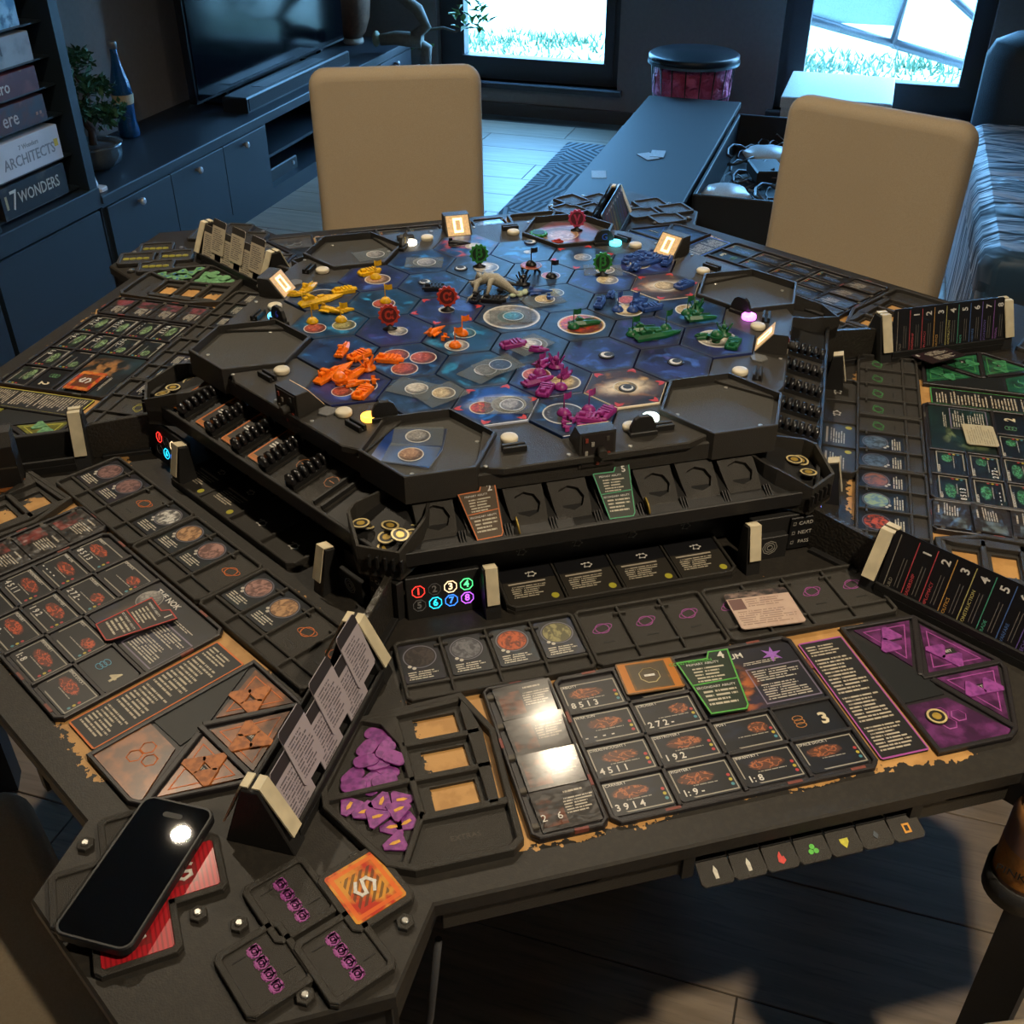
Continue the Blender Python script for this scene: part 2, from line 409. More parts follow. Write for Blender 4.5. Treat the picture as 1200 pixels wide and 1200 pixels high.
# bonsai near the shelf
LEAF = pm('#2f5c3a', .6, name='bonsai_needles'); BARK = pm('#3b2f26', .8, name='bark', grain=.6, gscale=120)
def foliage(b, c, r, n, sz, rn, flat=.6):
    for _ in range(n):
        while True:
            p = Vector((rn.uniform(-1, 1), rn.uniform(-1, 1), rn.uniform(-1, 1)))
            if p.length < 1: break
        p = Vector((c[0]+p.x*r, c[1]+p.y*r, c[2]+p.z*r*flat)); d = Vector((rn.gauss(0, 1), rn.gauss(0, 1), rn.gauss(.3, 1))).normalized(); e = d.cross(Vector((.3, .5, 1))).normalized()
        b.face([p, p + d*sz*.5 + e*sz*.28, p + d*sz, p + d*sz*.5 - e*sz*.28])
rb = random.Random(5)
bo = thing('bonsai_tree', 'small dark pine bonsai in a glazed bowl beside the game shelf', 'bonsai', RM_(1.86, 2.2, .4003))
part('bowl', MB().lathe([(.05, 0), (.085, .02), (.1, .055), (.098, .08), (.105, .09), (.09, .09), (.085, .075), (.0, .072)], 24, cap=False), pm('#4f5a60', .15, .3, coat=.5), bo)
part('soil', MB().lathe([(.086, .06), (.08, .078), (.03, .084)], 16), pm('#231d17', .9, grain=.8, gscale=90), bo)
part('trunk', MB().tube([(0, 0, .07), (.02, .01, .13), (-.02, .02, .19), (.03, .0, .26), (.0, .02, .33)], [.016, .013, .011, .008, .004], 8), BARK, bo)
fo = MB()
for c, r in (((-.02, .0, .30), .075), ((.07, -.02, .27), .05), ((.03, .02, .37), .06), ((.10, -.03, .18), .055), ((.06, -.02, .17), .05), ((-.05, -.03, .22), .05)): foliage(fo, c, r, 150, .03, rb)
part('foliage', fo, LEAF, bo)
bt = thing('glass_bottle', 'tall blue glass bottle with a pale label beside the bonsai', 'bottle', RM_(2.26, 2.335, .4003))
BG = Art('blue_bottle_glass', '#16548a', .08, .4); BG.b.inputs['Transmission Weight'].default_value = .5
part('body', MB().lathe([(.036, 0), (.042, .012), (.042, .03), (.036, .07), (.038, .12), (.041, .17), (.036, .21), (.02, .27), (.014, .31), (.014, .335)], 20), BG.done(), bt)
part('label', MB().lathe([(.0395, .128), (.0425, .165)], 20, cap=False), pm('#b7a684', .7), bt)
part('cap', MB().lathe([(.016, .33), (.017, .352), (.014, .356)], 14), pm('#8c8f90', .4, .5), bt)
wp = thing('charging_dock', 'small white charging dock at the cabinet end beside the shelf', 'dock', RM_(1.64, 2.05, .4003))
part('base', MB().prism(rect(0, 0, .05, .07, .01), 0, .012, .002), pm('#c8ccd0', .4), wp); part('stand', MB().box(-.02, .02, .0, .012, .01, .06, .003, M=RX(-15)), pm('#d4d7da', .4), wp)

vs = thing('vase', 'ribbed brown tall vase on a pale foot beside the television', 'vase', RM_(4.2, 2.25, .4003))
part('foot', MB().lathe([(.05, 0), (.055, .006), (.055, .025), (.04, .03)], 24), pm('#a8a49b', .6), vs)
va = Art('ribbed_brown_clay', '#6b4d38', .6); va.over(va.noise(30, .4, .6, 3, 'Object'), '#4d3627', .7)
vp = MB(); vp.lathe([(.045, .03), (.07, .06), (.095, .13), (.105, .22), (.1, .32), (.08, .42), (.05, .48), (.045, .5)], 28); part('body', vp, va.done(), vs)

# ginseng ficus
fi = thing('ficus_bonsai', 'curvy grey stemmed ficus with glossy leaves in a white pot by window', 'bonsai', RM_(4.1, 1.80, 0))
part('stool', MB().lathe([(.11, 0), (.1, .02), (.02, .03), (.02, .15), (.11, .16), (.11, .175)], 20), NAVYD, fi)
part('pot', MB().lathe([(.05, .175), (.07, .19), (.083, .30), (.083, .325), (.074, .325), (.07, .305), (0, .30)], 24, cap=False), pm('#b7bcbb', .35), fi)
peb = MB()
for k in range(26):
    a = k * 2.4; r = .012 * math.sqrt(k); peb.ball((r*math.cos(a), r*math.sin(a), .312), .014, .012, .01, 7, 4)
part('pebbles', peb, pm('#8a817a', .6), fi)
part('trunk', MB().tube([(0, 0, .30), (.0, -.01, .42), (-.02, .06, .47), (-.01, -.02, .53), (.01, .03, .60), (.0, .14, .68), (0, .1, .8)], [.03, .035, .045, .03, .033, .03, .02], 10), pm('#6a6a60', .7, grain=.4, gscale=60), fi)
part('trunk', MB().tube([(-.02, .0, .46), (-.04, .14, .47), (-.06, .22, .46)], [.04, .035, .028], 10), pm('#6a6a60', .7, grain=.4, gscale=60), fi)
part('branch', MB().tube([(0, .02, .50), (.03, -.1, .52), (0, -.18, .51), (.02, -.25, .55)], [.009, .007, .006, .005], 6), pm('#6a6a60', .7), fi)
LG = pm('#6fa05c', .35, name='ficus_leaf')
def leafmesh(b, sz=.07):
    b.face([(0, 0, 0), (sz*.5, sz*.24, .008), (sz, 0, -.004)]); b.face([(0, 0, 0), (sz, 0, -.004), (sz*.5, -sz*.24, .008)])
for k in range(30):
    M = Matrix.Translation((.02+rb.uniform(-.05, .05), -.26+rb.uniform(-.08, .08), .56+rb.uniform(-.03, .09))) @ RZ(rb.uniform(0, 360)) @ RY(rb.uniform(-60, 30))
    part('leaf', cached('leaf', leafmesh), LG, fi, M)
for k in range(5):
    part('leaf', cached('leaf', leafmesh), LG, fi, Matrix.Translation((.02, -.02+.02*k, .44)) @ RZ(70*k) @ RY(20))
part('cut_end', MB().ball((-.065, .24, .465), .035, .02, .04, 10, 6), pm('#7f8f7a', .6), fi)

# ---------------------------------------------------------------- game shelf
sh = thing('game_shelf', 'tall blue grey shelf unit holding a column of board game boxes', 'shelf', RM_(.5, 2.0))
part('side_panel', MB().box(1.045, 1.085, 0, .42, .40, 2.2, .002), NAVY, sh)
part('side_panel', MB().box(0, .04, 0, .42, .40, 2.2, .002), NAVY, sh)
part('back_panel', MB().box(.04, 1.045, .40, .42, .43, 2.2), NAVYD, sh)
part('base_cabinet', MB().box(0, 1.085, .02, .42, .06, .40), NAVYD, sh)
part('base_rail', MB().box(0, 1.085, -.006, .42, .365, .432, .003), NAVY, sh)
for x0, x1 in ((.02, .52), (.54, 1.07)): part('door', MB().box(x0, x1, .0, .02, .02, .355, .003), NAVY, sh)
part('upright', MB().box(.60, .62, .01, .4, .43, 2.2), NAVY, sh)
for z in (.445, .555, .685, .777, .862, .965, 1.08):
    part('shelf', MB().box(.62, 1.045, .04, .4, z-.006, z), NAVYD, sh)
def gamebox(label, f0, f1, z0, z1, base, deco, words, d=.27, lift=0):
    g = thing('board_game_box', label, 'game box', RM_(f0, 2.025, z0), 'boxed board games on the shelf')
    L_ = f1 - f0; H = z1 - z0
    a = Art('box_print', base, .45)
    for sc, lo, hi, c in deco: a.over(a.noise(sc, lo, hi, 4, 'Object'), c, .85)
    part('lid', MB().box(0, L_, 0, d, .004, H, .0015), a.done(), g)
    part('tray', MB().box(.002, L_-.002, .002, d-.002, 0, .01), pm('#55504a', .7), g)
    for s, size, x, z, col, sx in words: lettering(s, size, pm(col, .6), g, T(x, -.0005, z) @ RX(90), sx=sx, bold=.0004)
    return g
gamebox('black board game box with large pale lettering and gold edge, lowest on shelf', 1.165, 1.475, .4455, .545, '#17171a', [(14, .55, .7, '#4a453a')], [('7', .085, .055, .05, '#c8c3b4', .8), ('WONDERS', .05, .175, .052, '#b9b4a6', .8), ('I', .06, .02, .05, '#a89a70', 1.4)])
gamebox('white board game box with grey lettering, above the black box', 1.18, 1.485, .5555, .665, '#b9bfc6', [(6, .5, .8, '#a3abb3')], [('ARCHITECTS', .046, .155, .045, '#7d858d', .9), ('7 Wonders', .02, .16, .082, '#8f979e', 1), ('■', .03, .285, .055, '#c9b23e', .8)])
gamebox('red and brown board game box with script lettering, above the white box', 1.15, 1.455, .6855, .765, '#4a2a2c', [(12, .45, .6, '#2f3640'), (22, .55, .65, '#7a4a3c')], [('7 ere', .06, .12, .038, '#b9a9a0', .9), ('▪▪', .03, .27, .03, '#a07060', 1)])
gamebox('dark red board game box with tan picture end, below the grey box', 1.14, 1.45, .7775, .85, '#4d1f26', [(10, .5, .62, '#6e3a36'), (16, .58, .66, '#8a7350')], [('ero', .05, .15, .036, '#c2b4a8', .9)])
gamebox('pale grey board game box with a dark tower picture, below the top shelf', 1.12, 1.455, .8625, .95, '#8a9298', [(8, .45, .6, '#5f686f')], [('ASYLUM', .04, .14, .05, '#454d54', .9)])
gamebox('icy blue board game box with white lettering, topmost in view on shelf', 1.10, 1.43, .9655, 1.06, '#3f78a0', [(10, .45, .6, '#8fbcd6'), (26, .5, .62, '#2a5478')], [('AR.', .04, .2, .045, '#d5e2ea', 1)])

# ---------------------------------------------------------------- bench, drawer, stool, rug, sofa
BLK = pm('#1b1f23', .62, name='matte_black_board')
be = thing('storage_bench', 'long low matte black bench table standing on the patterned rug', 'bench', RM_(2.1, .1))
part('top', MB().box(0, 1.66, 0, .43, .325, .35, .003), BLK, be)
part('body', MB().box(.04, 1.62, .03, .42, .06, .325), BLK, be)
part('foot', MB().box(.06, 1.6, .05, .4, 0, .06), BLK, be)
dr = thing('open_bin', 'open black storage bin full of cables beside the low bench', 'storage bin', RM_(2.42, -.42))
for n, bx_ in (('side', (0, .012, 0, .51, 0, .335)), ('side', (1.17, 1.182, 0, .51, 0, .335)), ('side', (0, 1.182, 0, .012, 0, .335)), ('side', (0, 1.182, .498, .51, 0, .335))):
    part(n, MB().box(*bx_, .002), pm('#1e2226', .5), dr)
part('bottom', MB().box(.01, 1.17, .01, .5, .0, .012), pm('#1e2226', .5), dr)
rc = random.Random(11)
CABM = [pm('#15171a', .4), pm('#39424a', .35), pm('#6a757d', .35), pm('#3a2a26', .4)]
for k in range(46):
    f0 = rc.uniform(.1, 1.08); l0 = rc.uniform(.08, .43); z0 = rc.uniform(.17, .285)
    pts = []; r = rc.uniform(.03, .07); tw = rc.uniform(0, 6)
    for q in range(12):
        a = tw + q * .6; pts.append((min(max(f0 + r*1.5*math.cos(a), .02), 1.16), min(max(l0 + r*math.sin(a), .02), .49), z0 + .012*math.sin(a*2) + .003*q))
    solo('cable', MB().tube(pts, rc.choice((.003, .0045, .006)), 5), CABM[k % 4], 'loosely coiled dark cable in the tangle inside the black bin', 'cable', RM_(2.42, -.42, .0), 'cables tangled in the open bin')
def bag(lbl, f, l, z, col, sx, sy):
    b = MB(); b.ball((0, 0, 0), sx, sy, .035, 14, 8, jit=.18); solo('plastic_bag', b, pm(col, .3), lbl, 'bag', RM_(f, l, z))
bag('crumpled white plastic bag at the table end of the open bin', 2.58, -.01, .295, '#c2ccd0', .095, .09)
bag('folded white sleeve bag at the window end of the open bin', 3.2, -.1, .28, '#c3ced2', .09, .11)
solo('power_brick', MB().box(-.09, .09, -.06, .06, -.02, .025, .006), pm('#1d2023', .5), 'flat black adapter box lying among the cables in the bin', 'adapter', RM_(2.95, -.12, .285, 20))
part('rim', MB().bars(rect(.591, .255, 1.17, .498), .008, .333, .337, True), pm('#1e2226', .5), dr)
fill = MB(); fill.box(.015, 1.165, .015, .495, .012, .19); part('liner', fill, pm('#1e2226', .5), dr)
for k, (f, l, a, lb) in enumerate(((2.50, .46, 15, 'small pale grey paper scrap on the bench, at its table corner'), (2.78, .33, 40, 'white paper slip on the bench under a second slip'), (2.82, .30, 5, 'folded white paper slip lying crosswise on the bench'))):
    solo('paper_slip', MB().prism(rect(0, 0, .09, .055), 0, .0015), pm('#b4b9bc', .7), lb, 'paper', RM_(f, l, .3502 + .0016*k, a))

sl = thing('basket_stool', 'round black topped wire basket stool stuffed with pink fabric', 'stool', RM_(3.99, .37))
part('top', MB().lathe([(.205, .47), (.215, .478), (.215, .498), (.205, .505), (.0, .506)], 40), pm('#20282f', .35, name='stool_lid'), sl)
part('rim', MB().ring(.205, .219, .462, .474, 40), pm('#6f7d86', .3, .7), sl)
WIRE = pm('#2b2f33', .4, .5)
for k in range(18):
    a = 2*math.pi*k/18; part('wire', MB().tube([(.15*math.cos(a), .15*math.sin(a), .0), (.2*math.cos(a), .2*math.sin(a), .47)], .003, 5), WIRE, sl)
for z, r in ((.01, .151), (.16, .168), (.32, .185)): part('hoop', MB().ring(r-.002, r+.003, z, z+.005, 30), WIRE, sl)
pk = MB(); pk.lathe([(.14, .22), (.178, .26), (.188, .33), (.19, .40), (.185, .455)], 24, sx=1, sy=1)
fk = Art('pink_fabric', '#b8406c', .7); nz = fk.noise(22, .3, .7, 5, 'Object', dist=.8); fk.over(nz, '#e070a0', .9); fk.bump(nz, 1, .02)
pkt = solo('pink_fabric', pk, fk.done(), 'bunched pink cloth stuffed inside the wire basket stool', 'fabric', RM_(3.99, .37))
tb = MB(); tb.lathe([(.1, .02), (.15, .08), (.168, .16), (.172, .225)], 24)
fk2 = Art('teal_fabric', '#2b6a86', .6); nz = fk2.noise(20, .3, .7, 5, 'Object', dist=.8); fk2.over(nz, '#4c9dbb', .8); fk2.bump(nz, 1, .02)
solo('teal_fabric', tb, fk2.done(), 'bunched teal cloth below the pink cloth in the wire stool', 'fabric', RM_(3.99, .37))
wbx = thing('white_box', 'flat white carton standing below the window behind beige chair', 'box', RM_(3.93, -.56))
part('body', MB().box(0, .55, 0, .49, 0, .33, .004), pm('#c9d3d8', .5), wbx); part('lid', MB().box(-.006, .556, -.006, .496, .30, .35, .005), pm('#d6dee2', .45), wbx)

ra = Art('grey_patterned_rug', '#2f3a42', .95)
sp = ra.n.new('ShaderNodeVectorMath'); sp.operation = 'SCALE'; ra.t.links.new(ra.tc.outputs['Object'], sp.inputs[0]); sp.inputs['Scale'].default_value = 4.2
vo = ra.n.new('ShaderNodeTexVoronoi'); vo.inputs['Scale'].default_value = 1.0; vo.inputs['Randomness'].default_value = .8; vo.distance = 'CHEBYCHEV'; ra.t.links.new(sp.outputs[0], vo.inputs['Vector'])
sx_ = ra.n.new('ShaderNodeSeparateXYZ'); ra.t.links.new(sp.outputs[0], sx_.inputs[0])
sc_ = ra.n.new('ShaderNodeSeparateColor'); ra.t.links.new(vo.outputs['Color'], sc_.inputs[0])
an = ra.m('MULTIPLY', sc_.outputs[0], 6.3)
st_ = ra.m('ADD', ra.m('MULTIPLY', sx_.outputs[0], ra.m('COSINE', an)), ra.m('MULTIPLY', sx_.outputs[1], ra.m('SINE', an)))
ra.over(ra.m('GREATER_THAN', ra.m('FRACT', ra.m('MULTIPLY', st_, 7.0)), .5), '#7d8a92', .9)
solo('rug', MB().box(0, 1.95, 0, .47, 0, .006, .002), ra.done(), 'dark rug woven with pale striped geometric pattern beside the bench', 'rug', RM_(2.15, .54, .0005))

# sofa under blue satin
sfm = Art('blue_satin_cover', '#1a3346', .5); sfm.b.inputs['Sheen Weight'].default_value = .4
mpv = sfm.n.new('ShaderNodeMapping'); sfm.t.links.new(sfm.tc.outputs['Object'], mpv.inputs[0]); mpv.inputs['Scale'].default_value = (3.2, 1.1, .8)
nz = sfm.noise(2.4, .25, .75, 3, vec=mpv.outputs[0], dist=1.0); sfm.over(nz, '#254a63', .7); sfm.bump(nz, .8, .04); SATIN = sfm.done()
SOFA = pm('#1c3040', .6, name='dark_blue_sofa_fabric', grain=.4, gscale=200)
so = thing('sofa', 'dark blue sofa under a wrinkled blue satin cover by window', 'sofa', RM_(1.95, -1.81))
def pillow(b, x0, x1, y0, y1, z0, z1, r):
    p = rect((x0+x1)/2, (y0+y1)/2, x1-x0, y1-y0, r)
    b.loft([[(x, y, z0) for x, y in inset(p, r)], [(x, y, z0+r*.6) for x, y in inset(p, r*.2)], [(x, y, z0+r) for x, y in p], [(x, y, z1-r) for x, y in p], [(x, y, z1-r*.4) for x, y in inset(p, r*.25)], [(x, y, z1) for x, y in inset(p, r)]], smooth=True)
q = MB(); pillow(q, -.3, 1.2, .0, .965, .02, .44, .03); part('base', q, SATIN, so)
q = MB(); pillow(q, -.31, 1.18, .0, .975, .33, .50, .05); part('cushion', q, SATIN, so)
q = MB(); pillow(q, 1.15, 1.42, -.05, .95, .05, .80, .09); part('armrest', q, SOFA, so)
q = MB(); pillow(q, -.3, 1.4, -.3, .1, .05, .85, .09); part('backrest', q, SOFA, so)
for x in (-.2, 1.3):
    for y in (-.2, .85): part('leg', MB().box(x-.025, x+.025, y-.025, y+.025, 0, .06), INK, so)

# ---------------------------------------------------------------- chairs
ca = Art('beige_chair_fabric', '#ab9a80', .85); nz = ca.noise(420, .3, .7, 2, 'Object'); ca.over(nz, '#9c8b71', .6); ca.over(ca.noise(3, .4, .7, 3, 'Object'), '#a29178', .6); ca.bump(nz, .25, .0006); BEIGE = ca.done()
def rrect(w_, h_, r, n=5):
    pts = []
    for cx, cy, a0 in ((w_/2-r, r, -90), (w_/2-r, h_-r, 0), (-w_/2+r, h_-r, 90), (-w_/2+r, r, 180)):
        for k in range(n+1):
            a = R(a0 + 90*k/n); pts.append((cx+r*math.cos(a), cy+r*math.sin(a)))
    return pts
def slab(b, poly, t, r, M=None):
    rings = []
    st = [(-t/2 + r*(1-math.sin(R(k*18))), r*(1-math.cos(R(k*18)))) for k in range(5, -1, -1)]
    st = [(z, d) for z, d in st] + [(-z, d) for z, d in reversed(st)]
    for dz, di in st:
        rings.append([(x, y, dz) for x, y in inset(poly, di)] if di > 1e-6 else [(x, y, dz) for x, y in poly])
    b.loft(rings, M=M, smooth=True)
def mk_back(b): slab(b, rrect(.455, .60, .045), .075, .030, M=T(0, .005, .36) @ RX(94))
def mk_seat(b): slab(b, rrect(.455, .46, .05), .10, .03, M=T(0, -.04, .42))
def chair(who, x, y, rz, label):
    c = thing('dining_chair', label, 'chair', RZ(ST[who]) @ T(x, y, 0, rz), 'beige chairs around the game table')
    part('backrest', cached('chair_back', mk_back), BEIGE, c); part('seat', cached('chair_seat', mk_seat), BEIGE, c)
    part('skirt', cached('chair_skirt', lambda b: b.prism(rect(0, .19, .42, .42, .02), .34, .375)), pm('#8d7858', .8), c)
    for lx in (-.195, .195):
        for ly in (.02, .37): part('leg', cached('chair_leg', lambda b: b.loft([[(-.014, -.014, 0), (.014, -.014, 0), (.014, .014, 0), (-.014, .014, 0)], [(-.02, -.02, .35), (.02, -.02, .35), (.02, .02, .35), (-.02, .02, .35)]])), pm('#2a211b', .5), c, T(lx, ly))
    return c
chair('black', -.069, -1.456, -7.9, 'beige upholstered chair with tall slab back, beside the low cabinet')
chair('blue', .123, -1.29, 4.2, 'beige upholstered chair with tall slab back, in front of the open bin')
chair('orange', .065, -1.295, -8, 'beige upholstered chair tucked in beside the phone')
chair('purple', .400, -1.415, -8, 'beige upholstered chair tucked in beside the cup holder')
# ---------------------------------------------------------------- the table
def rotp(p, a): return (p[0]*math.cos(R(a)) - p[1]*math.sin(R(a)), p[0]*math.sin(R(a)) + p[1]*math.cos(R(a)))
AP = .885
outline = []
for k in range(6):                       # station k, then the wing to its right
    a = 60 * k
    outline += [rotp((-.305, -AP), a), rotp((.305, -AP), a)]
    for bx, ax in ((-.175, 1.01), (0, 1.115), (.175, 1.01)):
        outline.append(rotp((bx, -ax), a + 30))
ta = Art('black_stained_board', '#26231f', .5, spec=.4)
so_ = ta.n.new('ShaderNodeSeparateXYZ'); ta.t.links.new(ta.tc.outputs['Object'], so_.inputs[0]); X_, Y_ = so_.outputs[0], so_.outputs[1]
ang = ta.m('ARCTAN2', Y_, X_)
kk = ta.m('ROUND', ta.m('DIVIDE', ta.m('ADD', ang, math.pi/2), math.pi/3)); th = ta.m('MULTIPLY', kk, -math.pi/3)
lx = ta.m('SUBTRACT', ta.m('MULTIPLY', X_, ta.m('COSINE', th)), ta.m('MULTIPLY', Y_, ta.m('SINE', th)))
ly = ta.m('ADD', ta.m('MULTIPLY', X_, ta.m('SINE', th)), ta.m('MULTIPLY', Y_, ta.m('COSINE', th)))
n1 = ta.noise(150, .2, .8, 4, 'Object'); n2 = ta.noise(9, .3, .7, 2, 'Object')
jx = ta.m('ADD', ta.m('ABSOLUTE', ta.m('ADD', lx, .01)), ta.m('ADD', ta.m('MULTIPLY', n1, .02), ta.m('MULTIPLY', n2, .02)))
jy = ta.m('ADD', ta.m('ABSOLUTE', ta.m('ADD', ly, .6915)), ta.m('ADD', ta.m('MULTIPLY', n1, .016), ta.m('MULTIPLY', n2, .018)))
wm = ta.m('MULTIPLY', ta.m('LESS_THAN', jx, .292), ta.m('LESS_THAN', jy, .1725))
ta.over(ta.noise(160, .4, .7, 3, 'Object'), '#302c26', .7)
ta.over(wm, '#b98d54')
ta.over(ta.m('MULTIPLY', wm, ta.noise(40, .45, .6, 4, 'Object')), '#a57a45', .8)
ta.bump(ta.noise(500, .3, .7, 2, 'Object'), .15, .0005)
TOPM = ta.done()
tbl = thing('gaming_table', 'large black six sided gaming table with pointed corner wings', 'table', T(0, 0, 0))
part('table_top', MB().prism(outline, ZT-.018, ZT, .0025), TOPM, tbl)
UND = pm('#26231f', .6, name='table_underside_black')
part('underframe', MB().prism(ngon(6, .76*2/math.sqrt(3), 0), ZT-.10, ZT-.018), UND, tbl)
part('pedestal', MB().prism(ngon(6, .30, 0), .04, ZT-.10, .0), UND, tbl)
part('pedestal_foot', MB().prism(ngon(6, .38, 0), 0, .045, .006), UND, tbl)
for k in range(6):
    a = 60*k + 30
    M = RZ(a)
    part('wing_rail', MB().bars([(-.16, -.90), (-.16, -1.0), (0, -1.095), (.16, -1.0), (.16, -.90)], .018, ZT-.060, ZT-.018), UND, tbl, M)
    part('leg', MB().box(-.145, -.095, -.995, -.945, 0, ZT-.05, .002), UND, tbl, M)
DRM = pm('#34302a', .5, name='drawer_front_black', grain=.3, gscale=600)
def notch_front(x0, x1, z0, z1, nx):
    zc = z1 - .008
    return [(x0, z0), (x1, z0), (x1, z1), (nx+.035, z1), (nx+.02, zc), (nx-.02, zc), (nx-.035, z1), (x0, z1)]
for who in ST:
    M = RZ(ST[who])
    for x0, x1, nx in ((-.298, -.062, -.17), (.192, .300, .25)):
        d = part('drawer', MB().prism(notch_front(x0, x1, ZT-.047, ZT-.0195, nx), -.004, .004, .001, M=T(0, -.876, 0) @ RX(90)), DRM, tbl, M)
    part('rack_slot', MB().box(-.05, .185, -.868, -.77, ZT-.046, ZT-.041), UND, tbl, M)
    for x in (-.057, .189): part('drawer_post', MB().box(x-.006, x+.006, -.884, -.77, ZT-.049, ZT-.018, .001), UND, tbl, M)
# card dividers with coloured icons under the front edge of the purple side
for who in ('purple',):
    for i, (c, sh_) in enumerate((('#cfcabb', 'rocket'), ('#cfcabb', 'rocket'), ('#d8352a', 'flame'), ('#55c03a', 'club'), ('#c9c22e', 'shield'), ('#3b4650', 'drop'), ('#e09a2a', 'square'))):
        x = -.032 + .0345*i
        t = thing('divider_tab', ('black divider tab with white rocket icon under the table edge', 'black divider tab with white rocket icon under the table edge', 'black divider tab with red flame icon under the table edge', 'black divider tab with green clover icon under the table edge', 'black divider tab with yellow shield icon under the table edge', 'black divider tab with dim blue icon under the table edge', 'black divider tab with orange square icon under the table edge')[i], 'divider',
                  S(who, x, -.880, -.038), 'divider tabs in the card rack')
        part('tab', cached('tab', lambda b: b.prism([(-.0175, -.020), (-.014, -.024), (.014, -.024), (.0175, -.020), (.0165, .0), (.012, .006), (-.012, .006), (-.0165, 0)], 0, .0025, .0005, M=RX(16))), PLA, t)
        part('divider_card', cached('tabcard', lambda b: b.box(-.016, .016, .0, .10, .002, .0045)), PLA2, t)
        ic = MB()
        if sh_ == 'rocket': ic.prism([(-.0018, -.006), (.0018, -.006), (.0022, .002), (0, .007), (-.0022, .002)], 0, .0006)
        elif sh_ == 'club':
            for q in range(3): ic.lathe([(.0028, 0), (.0028, .0006)], 8, M=T(.0032*math.cos(R(90+120*q)), .0032*math.sin(R(90+120*q))))
        elif sh_ == 'flame': ic.prism([(-.004, -.004), (0, -.007), (.004, -.004), (.003, .001), (.001, .0), (0, .006), (-.003, .002)], 0, .0006)
        elif sh_ == 'shield': ic.prism([(0, -.006), (.0045, 0), (.0045, .004), (-.0045, .004), (-.0045, 0)], 0, .0006)
        elif sh_ == 'drop': ic.prism([(0, -.004), (.003, 0), (0, .005), (-.003, 0)], 0, .0006)
        else: ic.bars([(-.003, -.004), (.003, -.004), (.003, .004), (-.003, .004)], .002, 0, .0006, True)
        part('icon', ic, pm(c, .5), t, RX(16) @ T(0, -.012, .0027))
# bundled cards in the rack
for k in range(6):
    solo('sleeved_card_row', MB().box(-.032, .172, -.10, .0, 0, .0022), pm('#3c4a44' if k % 2 else '#56605a', .25), 'long sleeved card sheet in the rack under the table edge', 'card', S('purple', .006, -.775, -.034 + .0024*k), 'cards in the rack')

# ---------------------------------------------------------------- raised map platform
pl = thing('map_platform', 'raised black hexagonal platform carrying the star map', 'platform', T(0, 0, ZT))
HP = ZM - ZT
col_ = MB(); col_.prism(ngon(6, .385*2/math.sqrt(3), 0), 0, HP-.03); part('core', col_, PLA2, pl)
deck = []
for k in range(6): deck += [rotp((-.15, -.412), 60*k), rotp((.15, -.412), 60*k)]
part('deck', MB().prism(deck, HP-.034, HP-.010, .002), PLA, pl)
for k in range(6):
    M = RZ(60*k)
    # flat station plate at the map corner, with a raised lip along the tiles
    part('corner_plate', cached('corner_plate', lambda b: b.prism([(-.152, -.405), (-.12, -.418), (.12, -.418), (.152, -.405), (.121, -.3145), (.0615, -.3145), (.0315, -.3675), (-.0315, -.3675), (-.0615, -.3145), (-.121, -.3145)], HP-.011, HP-.002, .0015)), PLA, pl, M)
    for x in (-.035, .045, -.14): part('screw', cached('screw', lambda b: b.lathe([(.003, 0), (.003, .0012), (.002, .0016)], 10)), SCREW, pl, M @ T(x, -.408, HP-.0025))
# side tier: a sloping shelf round the platform
TA = .476
for k in range(6):
    M = RZ(60*k); h = TA / math.sqrt(3)
    sh_ = MB(); z0, z1 = HP-.076, HP-.067
    sh_.loft([[(-h+.0, -TA, z0-.004), (h, -TA, z0-.004), (h*.80, -.38, z0-.004), (-h*.80, -.38, z0-.004)], [(-h, -TA, z1), (h, -TA, z1), (h*.80, -.38, z1+.022), (-h*.80, -.38, z1+.022)]])
    part('tier_shelf', sh_, PLA2, pl, M)
    part('tier_lip', MB().bars([(-h+.012, -TA), (h-.012, -TA)], .006, z0-.004, z1+.006, ch=.001), PLA2, pl, M)
    part('tier_wall', MB().box(-.22, .22, -.43, -.41, 0, z0), PLA2, pl, M)

# trays beyond the map, one per wing direction
trm = {}
def hexring(b, Ro, Ri, z0, z1, rot=90):
    o = ngon(6, Ro, rot); i_ = ngon(6, Ri, rot)
    b.loft([[(x, y, z0) for x, y in i_], [(x, y, z0) for x, y in o], [(x, y, z1-.001) for x, y in o], [(x, y, z1) for x, y in inset(o, .001)], [(x, y, z1) for x, y in i_], [(x, y, z0) for x, y in i_]], cap0=False, cap1=False)
TRAYL = {30: 'black hexagonal dice tray empty, beside the purple fleet', 90: 'black hexagonal dice tray empty, beside the green pieces and blue seats', 150: 'black hexagonal tray holding a loose nebula tile and pink wormhole token',
         210: 'black hexagonal dice tray holding one clear planet card, near yellow fleet', 270: 'black hexagonal dice tray empty, between yellow and orange fleets', 330: 'black hexagonal tray holding two clear planet cards on a blue scrap'}
for a, lb in TRAYL.items():
    t = thing('hex_tray', lb, 'tray', RZ(a) @ T(0, -.394, ZM), 'hexagonal trays around the map')
    part('rim', cached('tray_rim', lambda b: hexring(b, .0875, .083, -.034, .005)), PLA, t)
    part('floor_plate', cached('tray_floor', lambda b: b.prism(ngon(6, .084, 90), -.034, -.007)), pm('#3a3833', .55, grain=.3, gscale=500), t)
    for q in (30, 150, 270): part('screw', cached('screw', None), SCREW, t, T(.062*math.cos(R(q)), .062*math.sin(R(q)), -.0072))

